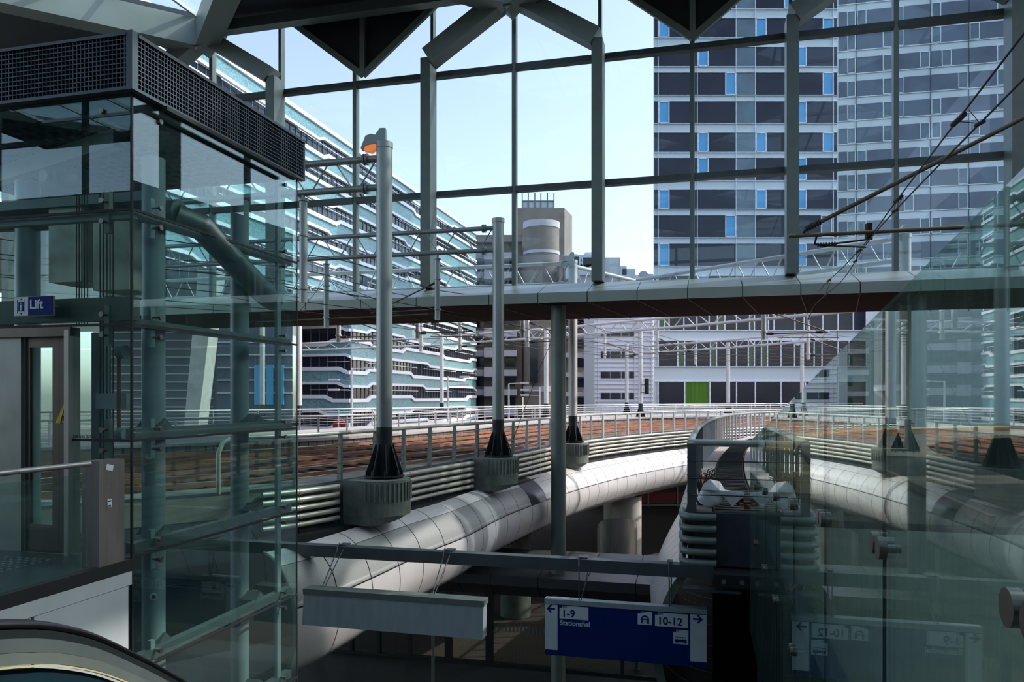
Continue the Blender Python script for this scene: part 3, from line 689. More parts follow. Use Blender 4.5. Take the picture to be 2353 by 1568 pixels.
# hooks, bag, twigs, rusty bits on the walkway end
bag = thing('plastic_bag', EP + EX * .35 + EA * .3 + EZ * -1.76, 'crumpled white plastic rubbish bag on the walkway end behind the wires', 'bag')
b = MB(); random.seed(3); nu, nv = 22, 14; vs = []
for j in range(nv + 1):
    ph = math.pi * j / nv
    for i in range(nu):
        th = 2 * math.pi * i / nu; rr = .24 + .035 * math.sin(3 * th + 2 * ph) + random.uniform(-.018, .018)
        vs.append(EP + EX * (.33 + rr * .82 * math.sin(ph) * math.cos(th)) + EA * (.24 + rr * .8 * math.sin(ph) * math.sin(th)) + EZ * (-1.76 + .16 + .19 * math.cos(ph) * (1.25 if math.cos(ph) > 0 else .8)))
b.add(vs, [(j * nu + i, (j + 1) * nu + i, (j + 1) * nu + (i + 1) % nu, j * nu + (i + 1) % nu) for j in range(nv) for i in range(nu)], True)
b.build('sack', BAG, bag)
b = MB(); o = EP + EX * .42 + EA * .1 + EZ * -1.52
pk = [EP + EX * u + EA * .06 + EZ * z for u, z in ((.17, -1.46), (.2, -1.37), (.30, -1.29), (.45, -1.32), (.54, -1.46), (.83, -1.475), (.82, -1.53), (.65, -1.71), (.53, -1.58), (.35, -1.46))]
pb = [p + EA * (.13 + .05 * math.sin(i * 2)) - EZ * .03 for i, p in enumerate(pk)]; ce = EP + EX * .45 - EA * .03 - EZ * 1.45; n_ = len(pk)
b.add(pk + pb + [ce, ce + EA * .22], [(i, (i + 1) % n_, 2 * n_) for i in range(n_)] + [((i + 1) % n_, i, n_ + i, n_ + (i + 1) % n_) for i in range(n_)] + [(n_ + (i + 1) % n_, n_ + i, 2 * n_ + 1) for i in range(n_)])
b.build('folded_top', BAG, bag)
tw = thing('dead_plant', EP + EX * .2 + EA * .5 + EZ * -1.76, 'bundle of dry dead twigs behind the white bag', 'plant')
b = MB()
for k in range(46):
    p = EP + EX * random.uniform(.12, .26) + EA * random.uniform(.45, .6) + EZ * -1.76; q = p + EX * random.uniform(-.12, .26) + EA * random.uniform(-.1, .1) + EZ * random.uniform(.42, .58)
    b.tube([p, p.lerp(q, .6) + EX * random.uniform(-.04, .04), q, q + EX * random.uniform(-.07, .09) + EZ * random.uniform(-.06, .07)], [.014, .01, .008, .004], 4)
b.build('twigs', TWIG, tw)
tag(bld(lambda b: [b.box(EP + EX * random.uniform(.75, 1.1) + EA * random.uniform(.05, .25) + EZ * (-1.76 + .03 + k * .012), random.uniform(.08, .3), .05, .04, (EX * math.cos(k) + EA * math.sin(k)).normalized(), (-EX * math.sin(k) + EA * math.cos(k)).normalized()) for k in range(12)], 'rusty_scrap', mat('rusty_scrap', (96, 62, 50), .8, 0, .3, 9)), 'heap of rusty metal scrap right of the white bag', 'scrap')
# ------------------------------------------------------------------ box beam with the hanging signs
BB = 12.05
hb = tag(bld(lambda b: b.gbox(-8.0, onb(1640, BB, 0).x * C_ - onb(1640, BB, 0).y * S_, BB, BB + .2, -2.80, -2.60), 'box_beam', STEEL_DK), 'long dark steel box beam spanning from the lift to the second viaduct', 'beam')
def vec2a(v): return v.x * C_ - v.y * S_
br = thing('beam_bracket', AB(vec2a(EP) + .2, BB, -2.95), 'black bolted steel bracket under the viaduct end block', 'bracket')
ab = vec2a(EP)
bld(lambda b: b.gbox(ab + .35, ab + 1.7, BB - .35, BB + .1, -2.83, -2.64), 'plate', MASTBASE, br)
bld(lambda b: b.gbox(ab - .1, ab + .75, BB - .3, BB, -2.93, -2.89), 'shelf', STEEL_DK, br)
for k in (.5, .76): bld(lambda b: b.cyl(AB(ab + k, BB - .38, -2.74), AB(ab + k, BB - .35, -2.74), .035, 10), 'bolt', STEEL, br)
NRM = -EA
# direction sign
sg0 = onb(1252, 12.0, 0); a0 = vec2a(sg0); bS = 12.0; SWD, SHT = 2.53, .90; ZT = -3.25
sg = thing('direction_sign', AB(a0 + SWD / 2, bS, ZT - SHT), 'blue and white hanging direction sign with platform numbers and arrows', 'sign')
def sp(u, v, d=0.0): return AB(a0 + u, bS - d, ZT - v)
def sbox(u0, u1, v0, v1, d0, d1, m, name): return bld(lambda b: b.gbox(a0 + u0, a0 + u1, bS - d1, bS - d0, ZT - v1, ZT - v0), name, m, sg)
sbox(0, SWD, .08, SHT, -.14, 0, SIGNB, 'panel'); sbox(-.005, SWD + .005, 0, .078, -.15, .012, SIGNG, 'top_rail')
sbox(0.003, .208, .09, .815, 0, .004, SIGNW, 'white_field'); sbox(2.285, SWD - .003, .09, .815, 0, .004, SIGNW, 'white_field')
def plate(u0, u1, v0, v1, tab):
    return bld(lambda b: b.prism([(u0, -v1), (u1, -v1), (u1, -v0), (u0 + tab, -v0), (u0 + tab, -v0 - .035), (u0, -v0 - .035)], AB(a0, bS, ZT), EB, EZ, NRM, .004), 'white_field', SIGNW, sg)
plate(.24, .708, .095, .302, .045); plate(1.483, 1.706, .10, .305, .045); plate(1.75, 2.25, .10, .31, .045); plate(2.027, 2.256, .345, .565, .045)
def arrow(cx, cy, L, h, dr):
    w = .028
    def f(b):
        o = AB(a0, bS - .004, ZT); tip = cx + dr * L / 2
        b.prism([(cx - L / 2, -cy - w / 2), (cx + L / 2, -cy - w / 2), (cx + L / 2, -cy + w / 2), (cx - L / 2, -cy + w / 2)], o, EB, EZ, NRM, .002)
        for s in (-1, 1):
            b.prism([(tip, -cy), (tip - dr * .035, -cy), (tip - dr * (.035 + h * .9), -cy + s * h), (tip - dr * h * .9, -cy + s * h)], o, EB, EZ, NRM, .002)
    bld(f, 'arrow', SIGNB, sg)
arrow(.10, .155, .135, .062, -1); arrow(2.395, .16, .145, .065, 1)
NN_ = NRM
text('1-9', .165, sp(.275, .268, .0055), EB, NN_, SIGNB, sg, 'lettering')
text('10-12', .165, sp(1.785, .278, .0055), EB, NN_, SIGNB, sg, 'lettering')
text('Stationshal', .112, sp(.245, .405, .0025), EB, NN_, SIGNW, sg, 'lettering')
text('spoor', .03, sp(.29, .119, .0055), EB, NN_, SIGNB, sg, 'lettering'); text('spoor', .03, sp(1.80, .125, .0055), EB, NN_, SIGNB, sg, 'lettering')
text('metro', .03, sp(1.53, .124, .0055), EB, NN_, SIGNB, sg, 'lettering'); text('bus', .03, sp(2.08, .37, .0055), EB, NN_, SIGNB, sg, 'lettering')
def iconbox(b, u0, u1, v0, v1, d=.006): b.gbox(a0 + u0, a0 + u1, bS - d - .001, bS - d + .002, ZT - v1, ZT - v0)
b = MB(); pts = [(1.532, -.285), (1.532, -.215)] + [(1.596 + .064 * math.cos(math.radians(q)), -.215 + .056 * math.sin(math.radians(q))) for q in range(180, -1, -20)] + [(1.66, -.285)]
b.prism(pts, AB(a0, bS - .004, ZT), EB, EZ, NRM, .002); b.build('metro_icon', SIGNB, sg)
b = MB(); iconbox(b, 1.563, 1.629, .19, .275); iconbox(b, 1.575, 1.617, .275, .285); b.build('metro_icon_train', SIGNW, sg)
b = MB(); iconbox(b, 1.571, 1.592, .205, .23, .008); iconbox(b, 1.60, 1.621, .205, .23, .008); iconbox(b, 1.571, 1.580, .25, .258, .008); iconbox(b, 1.612, 1.621, .25, .258, .008); b.build('metro_icon_windows', SIGNB, sg)
b = MB(); b.prism([(2.05, -.535), (2.05, -.455), (2.21, -.455), (2.228, -.5), (2.232, -.535)], AB(a0, bS - .004, ZT), EB, EZ, NRM, .002)
for u in (2.085, 2.2): b.cyl(sp(u, .538, .004), sp(u, .538, .0065), .019, 14)
b.build('bus_icon', SIGNB, sg)
b = MB(); [iconbox(b, u, u + .034, .462, .492) for u in (2.058, 2.098, 2.138, 2.178)]; [b.cyl(sp(u, .538, .0065), sp(u, .538, .0075), .008, 10) for u in (2.085, 2.2)]; b.build('bus_icon_windows', SIGNW, sg)
def hangwire(x, lab, b0=BB + .05, zbot=-3.27, spread=.1, fb=0):
    p = onb(x, BB - .03, 0); a = vec2a(p); t = thing('sign_hanger', AB(a, BB, zbot), lab, 'hanger')
    bld(lambda b: b.tube([AB(a + .24 * fb * 0, BB - .04 - fb, zbot), AB(a, BB - .05, -2.86 if fb == 0 else -2.66), AB(a - .01, BB - .03, -2.59), AB(a - .03, BB + .1, -2.56)], .011, 6), 'rod', STEEL_DK, t)
    bld(lambda b: b.tube([AB(a + .02, BB + .02 - fb, zbot), AB(a + spread, BB + (.24 if fb == 0 else -.05), -2.84 if fb == 0 else -2.66), AB(a + spread, BB + .24, -2.58)], .010, 6), 'rod', STEEL_DK, t)
    bld(lambda b: b.gbox(a - .03, a + spread + .02, BB + .05, BB + .24, -2.6, -2.575), 'clamp', STEEL_DK, t)
hangwire(776, 'bent steel hanger rods at the left of the blank sign', zbot=-3.17, fb=.55); hangwire(1020, 'bent steel hanger rods at the right of the blank sign', zbot=-3.17, fb=.55)
hangwire(1331, 'bent steel hanger rods at the left of the blue sign'); hangwire(1538, 'straight steel hanger rod at the right of the blue sign', spread=.02)
a1 = vec2a(onb(697, 11.3, 0)); a2 = vec2a(onb(1110, 11.3, 0))
bs = thing('blank_sign', AB((a1 + a2) / 2, 11.8, -4.0), 'plain grey weathered hanging sign box with nothing written on it', 'sign')
bld(lambda b: b.prism([(0, -3.18), (.2, -3.18), (.16, -3.75), (-.06, -3.75)], AB(a1, 11.32, 0), EA, EZ, EB, a2 - a1), 'panel', SIGNG, bs)
bld(lambda b: b.gbox(a1 - .01, a2 + .01, 11.3, 11.56, -3.255, -3.165), 'top_rail', STEEL, bs)

# ------------------------------------------------------------------ ground level: canopy, glass doors, piers
cn = thing('entrance_canopy', AB(A0 + 5, BW, -6.2), 'dark grey metal canopy over the lower glass entrance', 'canopy')
cs = [wall_s(x) for x in (1000, 1085, 1155, 1258, 1363, 1470, 1575)]
cs = [cs[0] - 3] + cs
for i in range(len(cs) - 1):
    bld(lambda b: b.prism([(BW - 1.5, -5.85), (BW - 1.5, -5.55), (BW + 1.6, -5.32), (BW + 1.6, -5.42), (BW - .3, -6.3), (BW - .9, -6.3)], EB * (cs[i] + .012), EA, EZ, EB, cs[i + 1] - cs[i] - .024), 'panel', STEEL_DK if 0 else mat('canopy_metal', (66, 72, 76), .45, .2, .06), cn)
gw = thing('entrance_glass_wall', AB(A0, BW, ZG), 'lower dark-framed glass entrance wall beneath the white tube', 'glass wall')
mx = [wall_s(x) for x in (640, 735, 809, 872, 942, 1031, 1125, 1283, 1430, 1560, 1700)]
for i, a in enumerate(mx):
    w = .12 if i in (6, 5) else .05
    bld(lambda b: b.gbox(a - w, a + w, BW - .08, BW + .08, ZG, -6.3), 'mullion', MASTBASE, gw)
    if i + 1 < len(mx):
        bld(lambda b: b.gbox(a + w, mx[i + 1] - .05, BW - .01, BW + .01, ZG + .1, -6.3), 'pane', GL_DARK, gw)
        b = MB(); k = a + .15
        while k < mx[i + 1] - .15: b.gbox(k, k + .05, BW - .014, BW - .010, -7.75, -7.5); k += .13
        x_ = b.build('marking_strip', STEEL, gw)
bld(lambda b: b.gbox(mx[0], mx[-1], BW - .1, BW + .1, ZG, ZG + .1), 'sill', MASTBASE, gw)
bld(lambda b: b.gbox(mx[0], cs[0] + .5, BW - .1, BW + .1, -6.3, -6.1), 'head_rail', MASTBASE, gw)
def rcol(x, Y, r, z1, lab, m=CONC, z0=ZG): 
    p = P(x, HZ, Y); return tag(bld(lambda b: b.cyl(V(p.x, p.y, z0), V(p.x, p.y, z1), r, 30), 'viaduct_pier', m), lab, 'pier')
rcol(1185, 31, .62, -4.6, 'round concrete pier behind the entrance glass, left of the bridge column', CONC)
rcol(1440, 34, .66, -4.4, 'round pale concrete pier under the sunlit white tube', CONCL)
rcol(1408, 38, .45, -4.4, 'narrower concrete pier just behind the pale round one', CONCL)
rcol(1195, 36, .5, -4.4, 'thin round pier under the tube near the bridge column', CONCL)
p = P(1418, HZ, 30.5); hd = thing('steel_hood', V(p.x, p.y, ZG), 'round-topped brushed stainless steel hood beyond the canopy', 'hood')
b = MB(); n_ = 24; vs = []
for i in range(n_ + 1):
    a = math.pi * i / n_; xx = -.8 * math.cos(a); yy = -.5 * math.sin(a); zt = -4.78 - .55 * (1 - math.sin(a) ** .6)
    vs += [V(p.x + xx, p.y + yy, ZG), V(p.x + xx, p.y + yy, zt)]
b.add(vs, [(2 * i, 2 * i + 2, 2 * i + 3, 2 * i + 1) for i in range(n_)], True)
b.build('shell', STAIN, hd)
vs2 = [v + V(0, 0, 0) for v in vs[1::2]]; b = MB(); b.add(vs2 + [V(p.x - .8, p.y + .02, -5.33), V(p.x + .8, p.y + .02, -5.33)], [tuple(range(len(vs2) - 1, -1, -1)) + (len(vs2), len(vs2) + 1)]); b.build('lid', STAIN, hd)
p = P(995, HZ, 20.5); tag(bld(lambda b: b.cyl(V(p.x, p.y, ZG), V(p.x, p.y, -5.35), .042, 12).cyl(V(p.x, p.y, -5.35), V(p.x, p.y, -5.22), .055, 12), 'slim_pole', STEEL), 'slim grey pole with rounded tip behind the blank sign', 'pole')
p = onb(1008, BW + 1.2, -6.05); ex_ = thing('exit_sign', p, 'small green emergency exit sign under the white tube', 'sign')
bld(lambda b: b.box(p, .5, .06, .22, EB, EA), 'panel', GREENL, ex_)
bld(lambda b: [b.box(p - EA * .035 + EB * u + EZ * v, w_, .01, h_, EB, EA) for u, v, w_, h_ in ((-.12, 0, .1, .14), (.04, 0, .03, .09), (.04, .065, .03, .03), (.13, -.02, .08, .02), (.15, .03, .04, .02))], 'pictogram', SIGNW, ex_)
p = onb(1495, BW + 1.0, 0); tag(bld(lambda b: b.box(V(p.x, p.y, -(1376 - HZ) / F_ * p.y), .15, .05, .17), 'red_signal_lamp', REDL), 'small square red light under the canopy by the second viaduct', 'light')
for x, y in ((1363, 1361),):
    p = onb(x, BW + 2, 0); tag(bld(lambda b: b.box(V(p.x, p.y, -(y - HZ) / F_ * p.y), .1, .05, .07), 'green_signal_lamp', GREENL), 'tiny green light under the canopy', 'light')
sf = thing('shopfront', V(11, 60, ZG), 'dark red glazed shopfront far off beneath the viaduct', 'shopfront')
bld(lambda b: b.box(V(13.5, 62, -7.6), 16, .3, 2.6), 'wall', MASTBASE, sf)
for x in (1490, 1557, 1600):
    q = P(x, HZ, 61.6); bld(lambda b: b.box(V(q.x, 61.7, -7.5), .12, .2, 2.8), 'mullion', STEEL, sf)
bld(lambda b: b.box(V(12.2, 61.75, -8.15), 8, .15, .9), 'stall_riser', REDW, sf)
bld(lambda b: b.box(V(12.2, 61.7, -8.75), 8.4, .25, .12), 'sill', STEEL, sf)
bo = onb(1463, BW + .8, 0); tag(bld(lambda b: b.cyl(V(bo.x, bo.y, ZG), V(bo.x, bo.y, ZG + .95), .1, 14), 'bollard', STEEL), 'short grey bollard behind the entrance glass', 'bollard')

# ------------------------------------------------------------------ glass lift tower
LA, LB0, LB1 = -5.34, 6.17, 9.22       # right face plane (a), front and back planes (b)
LL = -9.6
lt = thing('lift_shaft', AB((LA + LL) / 2, (LB0 + LB1) / 2, -4), 'glazed lift tower with steel frame and dark grille crown', 'lift')
ZS = [-4.9, -3.78, -2.66, -1.54, -.42, .705, 1.81, 2.93]
def pane(b, a0, a1, b0, b1, z0, z1): b.gbox(a0, a1, b0, b1, z0, z1)
for i in range(7):
    z0, z1 = ZS[i] + .012, ZS[i + 1] - .012
    bld(lambda b: b.gbox(LA - .012, LA, LB0 + .012, LB1 - .01, z0, z1), 'glass_pane', GL_LIFT, lt)
    if z0 > .6: bld(lambda b: b.gbox(LL, LA - .02, LB0, LB0 + .012, z0, z1), 'glass_pane', GL_LIFT, lt)
    elif z0 > -1.6: bld(lambda b: b.gbox(vec2a(onb(166, LB0, 0)) + .01, LA - .02, LB0, LB0 + .012, z0, z1), 'glass_pane', GL_LIFT, lt)
    bld(lambda b: b.gbox(LL, LA - .02, LB1 - .012, LB1, z0, z1), 'glass_pane', GL_LIFT, lt)
    if i:
        bld(lambda b: b.gbox(LA - .014, LA + .004, LB0, LB1, ZS[i] - .012, ZS[i] + .012), 'seal', GAP, lt)
        if z0 > -.5: bld(lambda b: b.gbox(LL if i > 4 else vec2a(onb(166, LB0, 0)), LA, LB0 - .004, LB0 + .014, ZS[i] - .012, ZS[i] + .012), 'seal', GAP, lt)
bld(lambda b: b.gbox(LA - .02, LA + .003, LB0 - .003, LB0 + .014, -4.9, 2.93), 'corner_seal', GAP, lt)
bld(lambda b: b.gbox(LA - .016, LA + .002, LB1 - .012, LB1, -4.9, 2.93), 'corner_seal', GAP, lt)
# inner frame: horizontals and posts behind the glass
for z in (-3.72, -2.60, -1.48, -.36):
    bld(lambda b: b.gbox(LA - .16, LA - .06, LB0 + .1, LB1 - .05, z - .05, z + .05), 'rail', LIFTST, lt)
for z in (1.81, .74): bld(lambda b: b.gbox(LA - .16, LA - .06, LB0 + .1, LB1 - .05, z - .05, z + .03), 'rail', LIFTST, lt)
bld(lambda b: b.gbox(LL, LA - .05, LB0 + .06, LB0 + .16, .75, .98), 'door_header_beam', mat('olive_steel_beam', (88, 98, 88), .5, .3), lt)
bld(lambda b: b.gbox(LL, LA - .05, LB0 + .06, LB0 + .14, 1.74, 1.81), 'rail', LIFTST, lt)
for z in ZS[1:-1]: bld(lambda b: b.gbox(LA - .12, LA - .08, LB0 + .35, LB0 + .41, z - .2, z + .2), 'fixing_plate', LIFTCOL, lt)
for (a, b_, w_) in ((LA - .1, LB1 - .32, .045),):
    bld(lambda b: b.gbox(a - .02, a + .02, b_ - w_, b_ + w_, -4.9, 2.9), 'fin', LIFTCOL, lt)
for (a, b_, r, lab) in ((LA - .27, LB0 + .62, .115, 0), (LA - .42, LB0 + 2.36, .112, 0), (LA - 2.3, LB0 + 1.0, .13, 0), (LA - 1.9, LB1 - .4, .11, 0)):
    bld(lambda b: b.cyl(AB(a, b_, ZG if b_ < 9 else ZG), AB(a, b_, 2.5), r, 24), 'column', LIFTCOL, lt)
for b_ in (LB0 + .62, LB0 + 2.36):
    for z in (-3.72, -2.60, -1.48, -.36):
        bld(lambda b: b.prism([(-.1, 0), (.1, 0), (0, .09)], AB(LA - .12, b_, z + .05), EA, EZ, -EB, .28), 'bracket', LIFTST, lt)
# slab beams inside
for z in (2.02,): bld(lambda b: b.cyl(AB(LL, LB0 + 1.0, z + .1), AB(LA - .25, LB0 + 1.0, z), .14, 20), 'duct', LIFTST, lt)
bld(lambda b: b.tube([AB(LA - .3, LB0 + 1.0, 1.98), AB(LA - .12, LB0 + 1.2, 1.9), AB(LA - .2, LB1 - .5, 1.35), AB(LA - .25, LB1 - .2, 1.3)], .15, 18), 'duct', LIFTST, lt)
bld(lambda b: b.gbox(LL, LA + .03, LB0 - .04, LB1, 2.935, 2.99), 'machine_floor', ROOFDK, lt)
# perforated ceiling inside
b = MB()
for k in range(26): b.gbox(LL + .1 + k * .17, LL + .16 + k * .17, LB0 + .3, LB1 - .3, 2.86, 2.90)
for k in range(15): b.gbox(LL + .1, LA - .2, LB0 + .3 + k * .17, LB0 + .36 + k * .17, 2.86, 2.90)
b.build('ceiling_grating', GAP, lt)
# motor and pulleys
m_ = AB(LA - 1.75, LB0 + .9, 2.45); bld(lambda b: b.cyl(m_ - EB * .12, m_ + EB * .12, .17, 24).cyl(m_ + EB * .12, m_ + EB * .35, .11, 20).cyl(m_ - EA * .02, m_ - EA * .22, .06, 12), 'winch_motor', LIFTST, lt)
bld(lambda b: b.gbox(LA - 2.6, LA - .4, LB0 + .7, LB0 + 1.1, 2.1, 2.2), 'motor_beam', LIFTST, lt)
for z in (2.6,): bld(lambda b: b.bar(AB(LL, LB0 + 1.5, z), AB(LA - .6, LB0 + .5, z + .1), .12, .18), 'cross_beam', LIFTST, lt)
# grille crown
gr = thing('lift_crown_grille', AB(LA, LB0, 2.93), 'slate black egg-crate grille band around the top of the lift tower', 'grille')
def crown_front():
    z0, z1 = 2.955, 3.445; st = .0455; F0, F1, S1 = LB0 - .075, LB0 - .02, LA + .065
    g = MB(); n = int((LA - LL) / st)
    for k in range(n + 1): g.gbox(LL + k * st, LL + k * st + .008, F0, F1, z0, z1)
    for k in range(11): g.gbox(LL, LA, F0, F1, z0 + k * .0455, z0 + k * .0455 + .008)
    g.build('front_grille', GRILLE, gr)
    g = MB(); n = int((LB1 - LB0) / st)
    for k in range(n + 2): g.gbox(LA + .01, S1, LB0 + k * st, LB0 + k * st + .008, z0, z1)
    for k in range(11): g.gbox(LA + .01, S1, LB0, LB1 + .05, z0 + k * .0455, z0 + k * .0455 + .008)
    g.build('side_grille', GRILLE, gr)
    bld(lambda b: b.gbox(LL, LA, LB0 - .02, LB0 - .01, 2.94, 3.46).gbox(LA, LA + .01, LB0, LB1, 2.94, 3.46), 'backing', GRILLED, gr)
    bld(lambda b: b.gbox(LA - .0, LA + .07, LB0 - .08, LB0, 2.93, 3.49), 'corner_post', GRILLE, gr)
    bld(lambda b: b.gbox(LL, LA, LB0 - .09, LB0 - .01, 3.445, 3.475).gbox(LL, LA, LB0 - .08, LB0 - .01, 2.93, 2.955), 'front_frame', GRILLE, gr)
    bld(lambda b: b.gbox(LA + .0, LA + .08, LB0, LB1 + .08, 3.445, 3.48).gbox(LA + .0, LA + .07, LB0, LB1 + .08, 2.93, 2.955).gbox(LA + .0, LA + .07, LB1 + .06, LB1 + .08, 2.93, 3.48), 'side_frame', GRILLE, gr)
crown_front()
# point fixings
def fixing(o, n, par):
    bld(lambda b: b.cyl(o, o + n * .022, .026, 16).cyl(o - n * .09, o, .012, 8), 'glass_fixing', FABR, par)
for z in ZS[1:-1]:
    for dz in (-.1, .1):
        for b_ in (LB0 + .38, LB1 - .32):
            fixing(AB(LA + .002, b_, z + dz), EB, lt)
        if z > -.6: fixing(AB(LA - .34, LB0 - .002, z + dz), -EA, lt)
for b_ in (LB0 + .38, LB1 - .32): fixing(AB(LA + .002, b_, 2.78), EB, lt)
fixing(AB(LA - .34, LB0 - .002, 2.78), -EA, lt)
for z in ZS[2:-1]: bld(lambda b: b.gbox(LA - .37, LA - .31, LB0 + .05, LB0 + .1, z - .2, z + .2), 'fixing_plate', LIFTST, lt)
# counterweight boxes and cables
for nm, x0, x1, zt_, zb_, dp, lab in (('machine_cabinet', 112, 190, 480, 650, .45, 'tall scuffed steel box hanging inside the lift tower, left one'), ('machine_cabinet', 214, 296, 500, 668, .7, 'tall scuffed steel box inside the lift tower near its glass corner')):
    p0 = onb(x0, LB0 + .75, 0); p1 = onb(x1, LB0 + .75, 0); z0 = -(zb_ - HZ) / F_ * p0.y; z1 = -(zt_ - HZ) / F_ * p0.y
    tag(bld(lambda b: b.gbox(vec2a(p0), vec2a(p1), LB0 + .75, LB0 + 1.2, z0, z1), nm, mat('scuffed_steel', (214, 216, 196), .5, .1, .18, 2.5)), lab, 'cabinet')
for k, x in enumerate((176, 182, 188, 194, 201, 230, 238, 246, 253, 260)):
    p = onb(x, LB0 + .5, 0); zb_ = .75 if k < 5 else -1.2
    tag(bld(lambda b: b.cyl(V(p.x, p.y, zb_), V(p.x, p.y, 2.2), .006, 6), 'lift_cable', WIRE), 'thin dark vertical lift cable inside the glass tower', 'cable', 'lift cables in the glass tower')
p0 = onb(176, LB0 + .45, 0)
tag(bld(lambda b: b.gbox(vec2a(p0) + .14, vec2a(p0) + .3, LB0 + .5, LB0 + .6, -1.54, .68), 'guide_rail', LIFTCOL), 'pale vertical guide post behind the narrow lift pane', 'guide rail')
pw = onb(273, LB0 + .35, 0)
ro = thing('guide_roller', V(pw.x, pw.y, -.55), 'brown guide strip with pale rollers inside the narrow lift pane', 'roller')
bld(lambda b: b.cyl(V(pw.x, pw.y, -.45), V(pw.x, pw.y, .52), .02, 8), 'rod', mat('rust_brown_strip', (124, 74, 48), .6), ro)
for z in (-.38, .46): bld(lambda b: b.cyl(V(pw.x, pw.y, z), V(pw.x, pw.y, z) + EB * .09, .07, 18), 'roller', LIFTCOL, ro)
tag(bld(lambda b: b.gbox(vec2a(pw) - .35, vec2a(pw) + .03, LB0 + .42, LB0 + .5, -.12, .04), 'cable_tray', PANELW), 'short pale cable tray crossing behind the lift cables', 'tray')
# lift door
dr = thing('lift_door', AB(vec2a(onb(60, LB0, 0)), LB0, -1.6), 'brown steel lift door with narrow glass windows', 'door')
x0a, x1a = vec2a(onb(45, LB0, 0)), vec2a(onb(166, LB0, 0))
bld(lambda b: b.gbox(LL, x1a, LB0 - .03, LB0 + .1, .60, .69), 'lintel', STAIND, dr)
bld(lambda b: b.gbox(x1a - .05, x1a, LB0 - .05, LB0 + .1, -1.56, .66), 'jamb', STAIN, dr)
bld(lambda b: b.gbox(x1a - .09, x1a - .05, LB0 + .0, LB0 + .1, -1.56, .60), 'jamb', STAIND, dr)
def leaf(xl, xr, wl, wr):
    al, ar, bl, br_ = [vec2a(onb(x, LB0, 0)) for x in (xl, xr, wl, wr)]
    b = MB(); f0, f1 = LB0 + .06, LB0 + .1
    b.gbox(al, bl, f0, f1, -1.56, .60); b.gbox(br_, ar, f0, f1, -1.56, .60); b.gbox(bl, br_, f0, f1, .50, .60); b.gbox(bl, br_, f0, f1, -1.56, -1.28)
    l = b.build('door_leaf', STAIND, dr)
    bld(lambda b: b.gbox(bl, br_, f0 + .012, f0 + .024, -1.28, .50), 'door_glass', GL_LIFT, l)
leaf(47, 124, 57, 109); leaf(125, 154, 137, 152)
bld(lambda b: b.gbox(LL, vec2a(onb(44, LB0, 0)), LB0 + .02, LB0 + .06, -1.56, .60), 'side_panel', mat('satin_steel_sheet', (142, 152, 146), .4, .6, .08), dr)
bld(lambda b: b.prism([(-.14, 0), (0, 0), (0, .25)], onb(154, LB0 + .055, -.26), EB, EZ, -EA, .004), 'warning_sticker', YEL, dr, label='yellow triangular warning sticker')
bld(lambda b: b.cyl(onb(150, LB0 + .05, -.2), onb(150, LB0 + .047, -.2), .022, 12).box(onb(147, LB0 + .048, -.225), .03, .004, .03, EB, EA), 'warning_symbol', RUBBER, dr)
bld(lambda b: [b.bar(onb(x_, LB0 + .05, za), onb(x2, LB0 + .05, zb2), .004, .011, EA) for x_, za, x2, zb2 in ((154, -.26, 154, -.01), (154, -.01, 139.5, -.26), (139.5, -.258, 154, -.258))], 'warning_border', RUBBER, dr)
# floor of the lobby, fascia, balustrade
lob = structure('floor.001', AB(LA - 2, 4, -1.85))
bld(lambda b: b.gbox(-12, LA - .02, -3, LB0, -1.85, -1.555), 'slab', mat('lobby_floor', (64, 76, 74), .4, .1, .1), lob)
b = MB()
for i in range(13):
    for j in range(7):
        b.cyl(AB(LA - 1.75 + i * .085 - j * .0, LB0 - .75 + j * .085, -1.555), AB(LA - 1.75 + i * .085, LB0 - .75 + j * .085, -1.548), .018, 10)
x = b.build('tactile_studs', STAIN, lob); x['kind'] = 'stuff'
bal = thing('lobby_balustrade', AB(LA, 5, -1.62), 'glass balustrade with round steel handrail in front of the lift door', 'balustrade')
eb = vec = 0
be = 6.79 / 1; 
pend = ona(206, LA - .04, -.60); bend_ = ona(-60, LA - .04, -.60)
fb0 = pend.dot(EA)
bld(lambda b: b.cyl(AB(LA - .04, 1.5, -.60), AB(LA - .04, fb0, -.60), .024, 14), 'handrail', STAIN, bal)
gend = ona(197, LA - .02, 0).dot(EA)
bld(lambda b: b.gbox(LA - .03, LA - .016, 1.5, gend, -1.56, -.68), 'glass_pane', GL_LIFT, bal)
bld(lambda b: b.gbox(LA - .06, LA + .02, 1.5, LB0 + .02, -1.66, -1.55), 'base_channel', GAP, bal)
fw = thing('fascia_cladding', AB(LA, 4, -4), 'pale grey metal fascia panels below the lobby balustrade', 'cladding')
for (x0, x1) in ((-140, 69), (76, 293)):
    q0 = ona(x0, LA, 0).dot(EA); q1 = ona(x1, LA, 0).dot(EA)
    bld(lambda b: b.gbox(LA - .03, LA + .01, q0, q1, -3.9, -1.80), 'panel', PANELW, fw)
bld(lambda b: b.gbox(LA - .03, LA + .015, 1.5, LB0 - .02, -1.795, -1.665), 'upper_panel', PANELW, fw)
bld(lambda b: b.gbox(LA - .3, LA - .05, 1.5, LB0 - .02, -3.9, -1.7), 'backing', GAP, fw)
pil = thing('control_pillar', ona(245, LA - .1, -1.6), 'brushed steel control pillar at the end of the handrail', 'pillar')
pb0, pb1 = ona(228, LA + .0, 0).dot(EA), ona(286, LA, 0).dot(EA)
b = MB(); b.gbox(LA - .19, LA + .0, pb0, pb1, -1.56, -.585); b.build('body', mat('brushed_pillar_steel', (124, 122, 118), .42, .3, .12, 3.0, stretch=(4, 4, .6)), pil)
